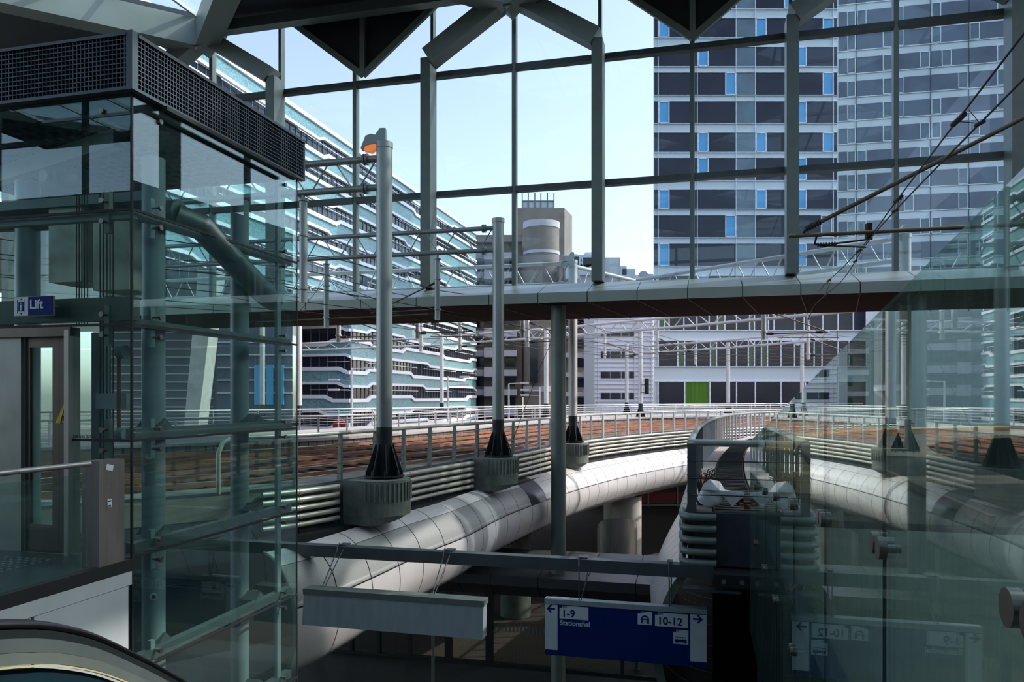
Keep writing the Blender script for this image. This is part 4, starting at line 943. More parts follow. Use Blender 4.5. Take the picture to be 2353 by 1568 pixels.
def pst(x, y, w, h, m, nm, lab=None, rot=0):
    q = ona(x, LA + .003, 0); q = V(q.x, q.y, -(y - HZ) / F_ * q.y)
    ea = EA * math.cos(rot) + EZ * math.sin(rot); ez = EZ * math.cos(rot) - EA * math.sin(rot)
    return bld(lambda b: b.box(q, w, .003, h, ea, EB, ez), nm, m, pil, label=lab)
pst(252, 1075, .085, .055, SIGNW, 'paper_scrap', 'torn white paper scrap', -.25)
pst(252, 1158, .052, .085, SIGNW, 'sticker', 'small black, white and red sticker')
def pst2(x, y, w, h, m): q = ona(x, LA + .0045, 0); q = V(q.x, q.y, -(y - HZ) / F_ * q.y); bld(lambda b: b.box(q, w, .002, h, EA, EB, EZ), 'sticker_print', m, pil)
pst2(252, 1152, .042, .012, RUBBER); pst2(252, 1163, .03, .014, RUBBER); pst2(252, 1166.5, .046, .009, mat('sticker_red', (190, 60, 70)))
q = ona(351, LA - .383, 0); 
cst = AB(LA - .385, LB0 + .62 - .02, -(1390 - HZ) / F_ * 7.55)
o = AB(LA - .27, LB0 + .62, cst.z) + (-(AB(LA - .27, LB0 + .62, 0)).normalized()) * .121
dd = (-(AB(LA - .27, LB0 + .62, 0)).normalized())
st = tag(bld(lambda b: b.tube([o + EB * 0, o + dd * .004], .037, 24), 'round_sticker', SIGNW), 'round white sticker on the lift tower column', 'sticker')
bld(lambda b: b.tube([o + dd * .004 - EZ * .004, o + dd * .0055 - EZ * .004], .024, 9), 'sticker_print', mat('sticker_brown', (120, 70, 44)), st)
# lift name sign
ls = thing('lift_sign', onb(80, LB0 - .12, .8), 'small blue Lift sign with lift pictogram on the glass', 'sign')
q0 = onb(33, LB0 - .12, 0); u0 = vec2a(q0); wS = vec2a(onb(120, LB0 - .12, 0)) - u0; zt_ = -(684 - HZ) / F_ * q0.y; hS = .183
bld(lambda b: b.gbox(u0, u0 + wS, LB0 - .12, LB0 - .09, zt_ - hS, zt_), 'panel', SIGNB, ls)
bld(lambda b: b.gbox(u0 - .006, u0 + wS + .006, LB0 - .115, LB0 - .095, zt_ - hS - .006, zt_ + .006), 'rim', STEEL, ls)
bld(lambda b: b.gbox(u0, u0 + wS * .37, LB0 - .123, LB0 - .12, zt_ - hS, zt_), 'white_field', SIGNW, ls)
text('Lift', .125, AB(u0 + wS * .41, LB0 - .1225, zt_ - .115), EB, -EA, SIGNW, ls)
def lb(b, a0_, a1_, z0_, z1_, d): b.gbox(u0 + a0_ * wS, u0 + a1_ * wS, LB0 - .12 - d - .001, LB0 - .12 - d + .001, zt_ - z1_ * hS, zt_ - z0_ * hS)
b = MB(); lb(b, .085, .095, .12, .88, .004); lb(b, .285, .295, .12, .88, .004); lb(b, .12, .26, .25, .76, .004)
for zc, s in ((.13, 1), (.88, -1)): b.prism([(u0 + .16 * wS, -s * .03 * hS), (u0 + .22 * wS, -s * .03 * hS), (u0 + .19 * wS, s * .06 * hS)], EA * (LB0 - .1235) + EZ * (zt_ - zc * hS), EB, EZ, -EA, .002)
b.build('lift_icon', SIGNB, ls)
b = MB(); lb(b, .165, .205, .4, .58, .006); lb(b, .17, .2, .58, .72, .006); lb(b, .172, .2, .3, .37, .006); lb(b, .2, .235, .42, .46, .006); b.build('lift_icon_person', SIGNW, ls)
for a_ in (u0 + .05, u0 + wS - .05): bld(lambda b: b.cyl(AB(a_, LB0 - .09, zt_ - .09), AB(a_, LB0, zt_ - .09), .008, 8), 'bracket', STEEL, ls)
tt_ = text('Lift Gcs 00164', .045, AB(vec2a(onb(168, LB0, 0)), LB0 - .003, -.40), EB, -EA, RUBBER, lt)

# ------------------------------------------------------------------ escalator balustrade in the bottom left corner
es = thing('escalator', V(-2.1, 3.2, -2.0), 'curved black escalator handrail with metal deck strips at the bottom left', 'escalator')
ep = catmull([(-2.55, 1.7, -.66), (-2.32, 2.3, -.755), (-2.06, 3.0, -.90), (-1.99, 3.42, -1.055), (-2.0, 3.95, -1.34), (-2.03, 4.6, -1.72), (-2.1, 6.0, -2.55), (-2.2, 8.0, -3.75)], .1)
ens = normals(ep)
def esweep(x0, x1, z0, z1, nm, m):
    bld(lambda b: b.sweep([(x0, z0), (x1, z0), (x1, z1), (x0, z1)], [(p, q, EZ) for p, q in zip(ep, ens)]), nm, m, es)
bld(lambda b: b.sweep([(.045 * math.cos(t_), .022 * math.sin(t_)) for t_ in [k * math.pi / 6 for k in range(12)]], [(p, q, EZ) for p, q in zip(ep, ens)], smooth=True), 'handrail', RUBBER, es)
esweep(-.03, .035, -.06, -.018, 'handrail_guide', MASTBASE)
esweep(-.05, .045, -.11, -.055, 'upper_deck', LIFTST); esweep(.02, .05, -.16, -.112, 'cover_strip', STEEL); esweep(.04, .055, -.172, -.164, 'light_strip', YSTRIP)
esweep(-.02, .03, -.25, -.18, 'skirt', DARKT)
esweep(-.0, .012, -.9, -.25, 'inner_panel', STEEL_DK)
# ------------------------------------------------------------------ right glass balustrade
X0 = .65; A_G = X0 * C_                       # plane a = const
gb = thing('glass_balustrade', AB(A_G, 5, -2), 'tall reflecting glass balustrade of several panes with steel discs along the stair', 'balustrade')
# balustrade plane contains the point (X0,0) and runs along EA
def gy(x): return ona(x, A_G, 0).dot(EA)
bend0 = gy(1723); seam_x = [1757, 1782, 1822, 1893, 2027, 2372]
sb = [bend0 + .0] + [gy(x) for x in seam_x]
sb = [bend0, gy(1737)] + [gy(x) for x in seam_x] + [gy(2372) - 1.22]
def ztop(b_):        # slanted top edge
    Ya, Za, Yb, Zb = gy(1723), -(1015 - HZ) / F_ * ona(1723, A_G, 0).y, gy(2340), -(398 - HZ) / F_ * ona(2340, A_G, 0).y
    return Za + (b_ - Ya) * (Zb - Za) / (Yb - Ya)
for i in range(len(sb) - 1):
    b1, b0 = sb[i], sb[i + 1]; g = .004
    bld(lambda b: b.hexa([AB(A_G, b0 + g, -3.4), AB(A_G + .016, b0 + g, -3.4), AB(A_G + .016, b1 - g, -3.4), AB(A_G, b1 - g, -3.4),
                          AB(A_G, b0 + g, ztop(b0)), AB(A_G + .016, b0 + g, ztop(b0)), AB(A_G + .016, b1 - g, ztop(b1)), AB(A_G, b1 - g, ztop(b1))]), 'glass_pane', GL_RAIL, gb)
    if i: bld(lambda b: b.gbox(A_G + .002, A_G + .014, b1 - g, b1 + g, -3.4, ztop(b1) - .01), 'seal', GAP, gb)
for i, b_ in enumerate(sb[1:], 1):
    Yp = AB(A_G, b_, 0).y
    z = -.93 + (7.2 - Yp) * .087
    for s in (-1, 1):
        if i < 4 and s > 0: continue
        dx = .055
        o = AB(A_G, b_ + s * dx, z - .0)
        bld(lambda b: b.cyl(o - EB * .028, o - EB * .001, .041, 28).cyl(o - EB * .005, o + EB * .05, .016, 10), 'glass_fixing', FABR, gb)
    o = AB(A_G, b_, -1.88)
    for s in (-1, 1):
        o = AB(A_G, b_ + s * .05, -1.88); bld(lambda b: b.cyl(o - EB * .025, o - EB * .001, .03, 16).cyl(o, o + EB * .08, .012, 8), 'glass_fixing', FABR, gb)
tag(bld(lambda b: b.gbox(A_G + .1, A_G + .25, -1, bend0 + .0, -4.6, -1.80), 'stair_fascia', DARKT), 'dark teal fascia panel behind the foot of the glass balustrade', 'fascia')
tag(bld(lambda b: b.gbox(A_G + .25, 5.5, -2, bend0 - .2, -2.1, -1.84), 'landing_slab', mat('landing_floor', (104, 112, 94), .6, 0, .15)), 'dull green grey landing floor seen through the glass balustrade', 'landing')

# ------------------------------------------------------------------ overhead wires over the right track
def wpath(pts): return catmull(pts, .8)
msg = [(2.9, 1.4, 3.2), (4.05, 6.2, 2.8), (5.55, 10.9, 2.86), (6.2, 13.2, 2.75), (7.4, 16.8, 2.95), (9.2, 23, 3.0), (12.4, 31, 2.7), (18, 38, 2.9)]
con = [(2.95, 1.4, 2.6), (4.18, 6.2, 2.6), (5.4, 10.8, 2.6), (6.1, 13.2, 2.58), (7.3, 16.8, 2.58), (9.05, 23, 2.58), (12.4, 31, 2.5), (18, 38, 2.5)]
mw = catmull(msg, .5); cw = catmull(con, .5)
tag(bld(lambda b: b.tube(mw, .010, 5), 'messenger_wire', WIRE), 'upper black overhead wire crossing the view at the right', 'wire')
tag(bld(lambda b: b.tube(cw, .010, 5), 'contact_wire', WIRE), 'lower black overhead wire crossing the view at the right', 'wire')
for Y in (7.6, 10.9, 14.6, 19.5, 25):
    p = min(mw, key=lambda v: abs(v.y - Y)); q = min(cw, key=lambda v: abs(v.y - Y + .25))
    t = thing('wire_dropper', q, 'small looped dropper with clamps between the two right overhead wires', 'wire clamp', 'droppers between the right overhead wires')
    bld(lambda b: b.tube([p, q], .005, 5).tube([p + V(-.05, -.3, 0), q], .005, 5), 'loop', WIRE, t)
    bld(lambda b: b.cyl(p + V(-.04, -.2, 0), p + V(.02, .1, 0), .028, 8), 'clamp', WIRE, t); bld(lambda b: b.cyl(q - V(0, .06, 0), q + V(0, .06, 0), .02, 8), 'clamp', WIRE, t)
cl = P(1812, 543, 13.1); crr = P(2420, 512, 12.1)
t = thing('cantilever', cl, 'long olive cantilever tubes holding the overhead wires at the right', 'cantilever')
bld(lambda b: b.cyl(cl, crr, .034, 12), 'lower_tube', BRASS, t)
c2 = P(1850, 528, 13.05); c3 = P(2440, 226, 12.1); bld(lambda b: b.cyl(c2, c3, .036, 12), 'stay_tube', BRASS, t)
dv = (c3 - c2).normalized(); b = MB(); insul(b, c2 + dv * .02, dv, 6, .055); b.cyl(c2, P(1845, 542, 13.08), .02, 8); b.build('insulator', WIRE, t)
k0 = P(1877, 541, 13.0)
bld(lambda b: b.tube([k0, P(1872, 561, 13.0), P(1898, 566, 13.0)], .022, 8), 'bracket', WIRE, t)
b = MB(); insul(b, P(1878, 563, 13.0), EB, 7, .04); b.build('insulator', WIRE, t)
bld(lambda b: b.cyl(P(1885, 564, 13.0), P(2004, 549, 13.1), .018, 8), 'steady_arm', WIRE, t)
bld(lambda b: b.cyl(P(1898, 564, 13.0), P(1990, 568, 13.1), .018, 8), 'steady_arm', BRASS, t)
bld(lambda b: b.box(P(1996, 522, 12.95), .08, .1, .12).box(P(1996, 540, 12.95), .1, .08, .16), 'clamp', WIRE, t)
mast((9.6, 11.6), .165, 5.3, 'thick catenary mast beyond the glass at the far right', MASTG)

# ------------------------------------------------------------------ far catenary masts and gantries
FM = [(687, 43.5, 5.1, 'bright white mast standing beside the lift glass edge'), (1015, 62, 5.1, 'pale mast in front of the teal banded building'), (1255, 56, 5.1, 'pale mast left of the bridge column'),
      (1472, 56, 5.1, 'pale mast carrying a railway signal before the white ribbed building'), (1440, 70, 4.9, 'slender pale mast before the white ribbed building'), (1673, 68, 4.9, 'pale mast before the green curtain window row'), (1843, 68, 4.9, 'pale mast near the glass balustrade edge before the dark tower'),
      (603, 50, 5.1, 'white mast seen through the lift glass')]
far = {}
for x, Y, z, lab in FM:
    p = P(x, HZ, Y); far[x] = mast((p.x, p.y), .165, z, lab, MASTW, zb=-1.6, H=.7)
o = P(1472, 0, 56); lamp(far[1472], V(o.x, 56, 5.1), MASTW, lit=False, sc_=1.5); o = P(1843, 0, 68); lamp(far[1843], V(o.x, 68, 4.9), MASTW, lit=False, sc_=1.5)
q = P(1486, 888, 55.6); sgn = thing('railway_signal', q, 'black railway signal box mounted on the pale mast', 'signal')
bld(lambda b: b.box(q, .3, .12, 1.15), 'backboard', RUBBER, sgn); bld(lambda b: b.box(q + V(-.22, .05, -.45), .5, .06, .06).box(q + V(-.2, .05, .1), .4, .06, .05), 'bracket', STEEL, sgn)
for z in (-.3, 0, .3): bld(lambda b: b.cyl(q + V(0, -.05, z), q + V(0, -.2, z), .09, 12), 'lens_hood', MASTBASE, sgn)
def pt(x, y, z): Y = z * F_ / (HZ - y); q = P(x, y, Y); return (q.x, q.y)
def chordpair(x0, y0, x1, y1, lab, nd, z=4.9, h=.62, r=.085):
    return arm_truss('gantry', pt(x0, y0, z), pt(x1, y1, z), z, z - h, lab, 'gantry', nd, r, MASTW, rd=.035)
chordpair(1214, 761, 1600, 724, 'long pale gantry truss starting left of the bridge column', 17)
chordpair(1600, 724, 2200, 660, 'long pale gantry truss continuing before the dark tower under the footbridge', 13)
chordpair(1019, 774, 1246, 757, 'pale gantry truss from the mast before the teal banded building', 8)
chordpair(1445, 799, 1674, 782, 'thin pale gantry truss between two masts before the dark tower', 11, 4.7)
chordpair(1674, 782, 1905, 761, 'thin pale gantry truss reaching the glass balustrade edge', 10, 4.7)
chordpair(690, 790, 1019, 776, 'pale gantry truss behind the thick grey masts', 10)
# hanging tubes with cantilevers under the far gantries
random.seed(11)
gx = arm_truss('gantry', (P(925, 0, 37.5).x, 37.5), (P(1262, 0, 33).x, 33), 4.9, 4.28, 'pale gantry truss hidden behind the footbridge fascia, carrying white hanging tubes', nd=9, r=.075, m=MASTW)
def onseg(p, q, x):
    t = tt(x); k = (t * p[1] - p[0]) / ((q[0] - p[0]) - t * (q[1] - p[1])); return V(p[0] + (q[0] - p[0]) * k, p[1] + (q[1] - p[1]) * k, 0)
G3 = (MASTS[2], along(MASTS[2], 19)); G5 = ((12.15, 23.9), JT); GX = ((P(925, 0, 37.5).x, 37.5), (P(1262, 0, 33).x, 33))
GL1 = (pt(1214, 761, 4.9), pt(1600, 724, 4.9)); GL2 = (pt(1600, 724, 4.9), pt(2200, 660, 4.9)); GT = (pt(1445, 799, 4.7), pt(1674, 782, 4.7))
HT = [(778, 787, G3, 'short white hanging tube left of the nearest thick mast'), (960, 778, G3, 'white hanging tube between the two thick masts, left one'), (968, 808, GX, 'long white hanging tube between the two thick masts'),
      (1057, 806, GX, 'white hanging tube left of the slimmer grey mast'), (1201, 776, G3, 'white hanging tube right of the slimmer grey mast'), (1212, 797, GX, 'thin white hanging tube beside the bridge column'),
      (1390, 825, GL1, 'white hanging tube at the left of the ribbed building'), (1510, 818, GL1, 'white hanging tube over the corner of the dark tower'), (1598, 838, GT, 'short white hanging tube over the green curtain'),
      (1755, 781, G5, 'thick white hanging tube just under the footbridge'), (1857, 826, GL2, 'long white hanging tube near the glass balustrade')]
for k, (x, y1, seg, lab) in enumerate(HT):
    o = onseg(seg[0], seg[1], x); p1 = V(o.x, o.y, (HZ - y1) / F_ * o.y); t = thing('hanging_tube', p1, lab, 'hanging tube')
    bld(lambda b: b.cyl(V(o.x, o.y, 4.28), p1, .09, 14), 'shaft', MASTW, t)
    bld(lambda b: b.cyl(p1 + EZ * .25, p1 + EZ * .31, .13, 12), 'collar', MASTW, t)
    s = 1 if k != 8 else -1; L = 2.2
    if k in (0, 3, 5, 6, 7, 9, 10, 1):
        a = p1 + EZ * 1.1; c = p1 + EZ * .2
        e = c + V(s * L, -.3, .05)
        bld(lambda b: b.cyl(a, a.lerp(e, .98), .024, 6).cyl(c, e, .026, 6).cyl(c + EZ * -.12 + V(.5 * s, 0, 0), e + V(s * .4, 0, -.2), .016, 6), 'cantilever_rod', BRASS, t)
        for (o_, d_) in ((a.lerp(e, .06), (e - a).normalized()), (c.lerp(e, .06), (e - c).normalized()), (e - V(s * .4, 0, 0), V(s, 0, 0))): b = MB(); insul(b, o_, d_, 5, .06); b.build('insulator', WIRE, t)
# overhead wires over the left tracks
wl = [(.2, 2.6, 'lowest overhead wire above the nearest track'), (.2, 3.3, 'upper overhead wire above the nearest track'), (.43, 2.6, 'lower overhead wire above the middle track'), (.43, 3.35, 'upper overhead wire above the middle track'), (.66, 2.6, 'lower overhead wire above the third track'), (.66, 3.4, 'upper overhead wire above the third track'), (.85, 2.65, 'lower overhead wire above the farthest track'), (.85, 3.3, 'upper overhead wire above the farthest track')]
for f, z, lab in wl:
    pp = lerp_path(f); pp = [V(p.x, p.y, z + (.12 * math.cos(i * .55) if z > 3 else 0)) for i, p in enumerate(pp)]
    tag(bld(lambda b: b.tube(pp, .011, 4), 'overhead_wire', WIRE), lab, 'wire')
for k, (x0, y0, x1, y1, Y, lab) in enumerate(((1268, 880, 1205, 800, 26, 0),)):
    pass
p = P(1180, 1008, 21.6); q = P(1240, 846, 24.5); tag(bld(lambda b: b.tube([p, p.lerp(q, .15)], .014, 6).tube([p, q, P(1290, 735, 26)], .008, 5), 'stay_cable', WIRE), 'slanted thin stay cable rising from behind the second mast foot', 'cable')
# street lamps beyond the viaduct
for x, Y, yt, lab, arms in ((808, 75, 846, 'street lamp with two stacked arms before the teal banded building corner', ((-1, 875), (-1, 898), (1, 848))), (1029, 80, 865, 'street lamp between the thick masts', ((1, 868), (1, 886))), (1169, 85, 882, 'slender street lamp before the brown concrete building', ((1, 882),)),
                       (1240, 88, 890, 'slender street lamp before the round concrete tower', ((-1, 898), (-1, 910)))):
    p = P(x, 945, Y); t = thing('street_lamp', V(p.x, Y, -6), lab, 'street lamp')
    bld(lambda b: b.tube([V(p.x, Y, -8.9), P(x, yt, Y)], [.16, .09], 10), 'pole', MASTW, t)
    for sd, ya in arms:
        h = P(x, ya, Y); bld(lambda b: b.tube([h, h + V(sd * 1.4, 0, .05)], .04, 6), 'arm', MASTW, t)
        bld(lambda b: b.box(h + V(sd * 1.75, 0, .08), 1.0, .4, .2), 'lamp_head', MASTW, t)
red = P(749, 972, 38); tag(bld(lambda b: b.cyl(V(red.x, 41, -1.5), V(red.x, 40.85, -1.5), .34, 28), 'red_round_sign', mat('sign_red', (120, 14, 30))), 'round red sign seen through the far railing', 'sign')

# ------------------------------------------------------------------ teal and white banded office building (left)
T2 = .2605; th2 = math.atan(T2); U = V(math.sin(th2), math.cos(th2), 0); N2 = V(math.cos(th2), -math.sin(th2), 0)
CR = V(-45.9 + T2 * 97, 97, 0)
bo_ = thing('banded_office', V(CR.x, CR.y, ZG), 'long office building with white wavy bands and teal crackle panels', 'building')
TOPZ, PI_ = 32.2, 3.6
def jog(seed, L, per=20.0, amp=.55):
    r = random.Random(seed); xs = [(0, 0)]; s = r.uniform(2, 7); on = r.random() < .4
    if on: xs = [(0, amp)]
    while s < L:
        a = amp if on else 0; on = not on; c = amp if on else 0
        xs += [(s, a), (s + 1.1, c)]; s += 1.1 + r.uniform(per * .5, per * 1.4)
    xs.append((max(L, xs[-1][0] + .1), xs[-1][1])); return xs
def jz(j, s):
    for (x0, z0), (x1, z1) in zip(j, j[1:]):
        if x0 <= s <= x1: return z0 + (z1 - z0) * (s - x0) / max(1e-6, x1 - x0)
    return j[-1][1]
def band_face(o, u, n_, L, floors, seed, roof=False):
    for k, zt in enumerate(floors):
        j1 = jog(seed * 31 + k * 2, L) if not (roof and k == 0) else [(0, 0), (L, 0)]; j2 = jog(seed * 57 + k * 2 + 1, L)
        ss = sorted(set([x for x, _ in j1 if x <= L] + [x for x, _ in j2 if x <= L] + [0, L]))
        def rib(zf0, zf1, d0, d1, nm, m):
            b = MB(); vs = []
            for s in ss:
                z0, z1 = zf0(s), zf1(s)
                for d, z in ((d0, z0), (d1, z0), (d1, z1), (d0, z1)): vs.append(o + u * s + n_ * d + EZ * z)
            fs = []
            for i in range(len(ss) - 1):
                for q in range(4): fs.append((i * 4 + q, i * 4 + (q + 1) % 4, (i + 1) * 4 + (q + 1) % 4, (i + 1) * 4 + q))
            fs += [(0, 1, 2, 3), tuple(range(len(vs) - 1, len(vs) - 5, -1))]
            b.add(vs, fs); return b.build(nm, m, bo_)
        t1 = lambda s: zt + jz(j1, s) * .9; b1 = lambda s: t1(s) - .48
        t2 = lambda s: zt - 1.42 - jz(j2, s) * .8 + .0; b2 = lambda s: t2(s) - .34
        rib(b1, t1, 0, .35, 'white_band', WHITE); rib(b2, t2, 0, .35, 'white_band', WHITE); rib(lambda s: t2(s) - .01, lambda s: b1(s) + .01, 0, .12, 'teal_panel', TEAL)
        b = MB(); zb, zt2 = zt - PI_ + .0, zt - 1.6
        s = .6
        while s < L:
            b.box(o + u * s + n_ * .04 + EZ * ((zb + zt2) / 2), .07, .1, zt2 - zb, u, n_); s += 1.2
        w = MB(); w.box(o + u * L / 2 + n_ * -.05 + EZ * ((zb + zt2) / 2 + .3), L, .1, zt2 - zb + 1.2, u, n_); wp = w.build('window_strip', WIND, bo_)
        b.build('mullions', STEEL, wp, kind='stuff')
        b = MB(); r = random.Random(seed * 91 + k)
        for zz in (1.15,):
            s = r.uniform(0, 6)
            while s < L - 3:
                e = min(L, s + r.uniform(8, 18)); b.box(o + u * (s + e) / 2 + n_ * .3 + EZ * (zb + zz), e - s, .08, .07, u, n_); s = e + r.uniform(1, 5)
        if b.v: b.build('sun_louvre', WHITE, bo_)
def facept(Y): return V(-45.9 + T2 * Y, Y, 0)
UPF = [TOPZ - PI_ * k for k in range(6)]; LOWF = [TOPZ - PI_ * k for k in range(6, 12)]
Ls = (148.6 - 36) / math.cos(th2); band_face(facept(36), U, N2, Ls, UPF, 3, True)
Ll = (148.6 - 97) / math.cos(th2); band_face(facept(97), U, N2, Ll, LOWF, 5)
band_face(CR - N2 * 7.4, N2, -U, 7.4, LOWF, 8)
bb = MB(); q = facept(36); bb.hexa([q - N2 * 24 + EZ * 10.4, q - N2 * .1 + EZ * 10.4, facept(148.6) - N2 * .1 + EZ * 10.4, facept(148.6) - N2 * 24 + EZ * 10.4, q - N2 * 24 + EZ * 32, q - N2 * .1 + EZ * 32, facept(148.6) - N2 * .1 + EZ * 32, facept(148.6) - N2 * 24 + EZ * 32]); bb.build('upper_block', WIND, bo_)
bb = MB(); q = facept(97) + U * .1; bb.hexa([v + EZ * z for z in (ZG, 10.4) for v in (q - N2 * 7.4, q - N2 * .1, facept(148.6) - N2 * .1, facept(148.6) - N2 * 30)]); bb.build('lower_block', WIND, bo_)
for k, (x0, x1, x2, x3, Y) in enumerate(((497, 455, 438, 410, 62), (347, 330, 345, 322, 62))):
    a, b_, c, d = P(x0, 700, Y), P(x1, 700, Y), P(x3, 1100, Y), P(x2, 1100, Y)
    tag(bld(lambda m: m.hexa([V(c.x, Y, -7.5), V(d.x, Y, -7.5), V(d.x, Y + 2, -7.5), V(c.x, Y + 2, -7.5), V(b_.x, Y, 10.4), V(a.x, Y, 10.4), V(a.x, Y + 2, 10.4), V(b_.x, Y + 2, 10.4)]), 'leaning_column', CONCL), ['tall leaning pale concrete column seen through the lift glass', 'leaning pale concrete column behind the lift tower corner'][k], 'column')
# low blocks behind the lift
lo = thing('blue_clad_block', P(560, 945, 70), 'low block with blue cladding seen through the lift glass', 'building')
a = P(500, HZ, 72); c = P(672, HZ, 72)
bld(lambda b: b.hexa([V(a.x, 72, ZG), V(c.x, 72, ZG), V(c.x * 1.2, 84, ZG), V(a.x * 1.2, 84, ZG), V(a.x, 72, 9), V(c.x, 72, 9), V(c.x * 1.2, 84, 9), V(a.x * 1.2, 84, 9)]), 'wall', mat('slate_facade', (96, 104, 120), .5, 0, .1, .3), lo)
for x0, x1 in ((585, 605), (612, 628), (634, 652)):
    a = P(x0, 840, 71.8); c = P(x1, 930, 71.8); bld(lambda b: b.hexa([V(a.x, 71.7, c.z), V(c.x, 71.7, c.z), V(c.x, 72, c.z), V(a.x, 72, c.z), V(a.x, 71.7, a.z), V(c.x, 71.7, a.z), V(c.x, 72, a.z), V(a.x, 72, a.z)]), 'blue_panel', WINB, lo)
for k in range(5):
    bld(lambda b: b.box(V((P(500, 0, 72).x + P(672, 0, 72).x) / 2, 71.9, 1.2 * k + .4), P(672, 0, 72).x - P(500, 0, 72).x, .2, .12), 'cornice', SPAN, lo)
l2 = thing('grey_office_behind_lift', P(380, 945, 78), 'grey louvred office seen through the lift glass corner', 'building'); l2.name = 'louvred_office'
a = P(250, HZ, 78); c = P(495, HZ, 78)
bld(lambda b: b.hexa([V(a.x, 78, ZG), V(c.x, 78, ZG), V(c.x * 1.2, 90, ZG), V(a.x * 1.2, 90, ZG), V(a.x, 78, 9.5), V(c.x, 78, 9.5), V(c.x * 1.2, 90, 9.5), V(a.x * 1.2, 90, 9.5)]), 'wall', mat('grey_facade', (110, 116, 126), .5, 0, .1, .3), l2)
for k in range(12): bld(lambda b: b.box(V((a.x + c.x) / 2, 77.9, -1 + .85 * k), c.x - a.x, .25, .14), 'louvre', SPAN, l2)

# ------------------------------------------------------------------ office towers
def pbox(b, x0, x1, y0, y1, Y, d0=-.1, d1=.1):
    a = P(x0, y1, Y); c = P(x1, y0, Y)
    b.hexa([V(a.x, Y + d0, a.z), V(c.x, Y + d0, a.z), V(c.x, Y + d1, a.z), V(a.x, Y + d1, a.z), V(a.x, Y + d0, c.z), V(c.x, Y + d0, c.z), V(c.x, Y + d1, c.z), V(a.x, Y + d1, c.z)])
YT = 100.0
ta = thing('dark_tower', P(1712, 945, YT), 'tall office tower with dark glass and bright blue narrow blinds', 'building')
a = P(1502, 0, YT); c = P(1924, 0, YT)
bld(lambda b: b.hexa([V(a.x, YT + .15, ZG), V(c.x, YT + .15, ZG), V(c.x, YT + 22, ZG), V(a.x * 1.23, YT + 22, ZG), V(a.x, YT + .15, 66), V(c.x, YT + .15, 66), V(c.x, YT + 22, 66), V(a.x * 1.23, YT + 22, 66)]), 'wall', SPAN, ta)
bays = [(1504, 1511), (1514, 1601), (1604, 1690), (1693, 1734), (1737, 1825), (1829, 1914), (1916, 1924)]
rows = [(-22, 20, {2: 0, 4: 1, 5: 0}), (43, 86, {1: 0, 4: 0, 5: 1}), (109, 152, {2: 0, 5: 0}), (168, 218, {2: 1, 5: 1}), (234, 283, {1: 0, 5: 0}), (306, 349, {2: 0, 4: 0, 5: 1}), (364, 414, {2: 0, 5: 0}), (437, 480, {1: 0, 4: 0, 5: 0}),
        (496, 545, {2: 1, 5: 3}), (561, 611, {1: 0, 5: 0}), (635, 680, {2: 0, 5: 1}), (-86, -42, {1: 0, 5: 0}), (-150, -108, {2: 0, 4: 0})]
for y0, y1, bl in rows:
    for k, (x0, x1) in enumerate(bays):
        w = 23
        g0, g1 = x0, x1
        if k in bl:
            bx0 = {0: x0, 1: x1 - w, 3: x1 - w - 4}[bl[k]]; bx1 = bx0 + w
            f = bld(lambda b: (pbox(b, bx0 - 1, bx0 + 1.2, y0 - 1, y1 + 1, YT, -.12, .14), pbox(b, bx1 - 1.2, bx1 + 1, y0 - 1, y1 + 1, YT, -.12, .14), pbox(b, bx0, bx1, y0 - 1, y0 + 1.2, YT, -.12, .14), pbox(b, bx0, bx1, y1 - 1.2, y1 + 1, YT, -.12, .14)), 'narrow_window_frame', FRAMEW, ta)
            bld(lambda b: pbox(b, bx0 + 1, bx1 - 1, y0 + 1, y1 - 1, YT, .0, .14), 'blind', WINB if bl[k] != 3 else WINDT, f)
            if bl[k] == 0: g0 = bx1 + 1
            else: g1 = bx0 - 1
        bld(lambda b: pbox(b, g0, g1, y0, y1, YT, .04, .14), 'window', WINDT if k == 3 else WIND, ta)
    for yy in (y0 - 1.2, y1 + 1.2): bld(lambda b: pbox(b, 1502, 1925, yy - .6, yy + .6, YT, -.08, .15), 'sill_line', FRAMEW, ta)
for x in (1512.5, 1602.5, 1691.5, 1735.5, 1827, 1915):
    bld(lambda b: pbox(b, x - .7, x + .7, -160, 690, YT, -.04, .15), 'mullion', FRAMEW, ta)
low = [(716, 759, [1513, 1527, 1537, 1571, 1601, 1629, 1648, 1665, 1692, 1722, 1733, 1765, 1778, 1826, 1847, 1890, 1925, 1960, 1990]), (784, 842, [1512, 1557, 1573, 1600, 1632, 1646, 1692, 1719, 1733, 1749, 1763, 1794, 1825, 1870, 1888, 1925, 1950, 1990]), (878, 935, [1512, 1573, 1631, 1692, 1735, 1794, 1850, 1925, 1990])]
for y0, y1, xs in low:
    for i in range(len(xs) - 1):
        w_ = xs[i + 1] - xs[i]
        gm = CURT if (y0 == 878 and i == 1) else (mat('dull_green_window', (72, 96, 66), .3) if w_ < 18 and i % 3 != 2 else WIND)
        o_ = bld(lambda b: pbox(b, xs[i] + 1.5, xs[i + 1] - 1.5, y0, y1, YT, -.02, .14), 'window', gm, ta)
    bld(lambda b: [pbox(b, x - 1.3, x + 1.3, y0, y1, YT, -.14, .14) for x in xs], 'mullions', FRAMEW, ta)
    for yy in (y0 - 1.2, y1 + 1.2): bld(lambda b: pbox(b, 1502, 1990, yy - .8, yy + .8, YT, -.14, .15), 'sill_line', FRAMEW, ta)
# podium running on to the right
bld(lambda b: pbox(b, 1925, 2330, 716, 1070, YT + .2, .0, 10), 'podium_wall', SPAN, ta)
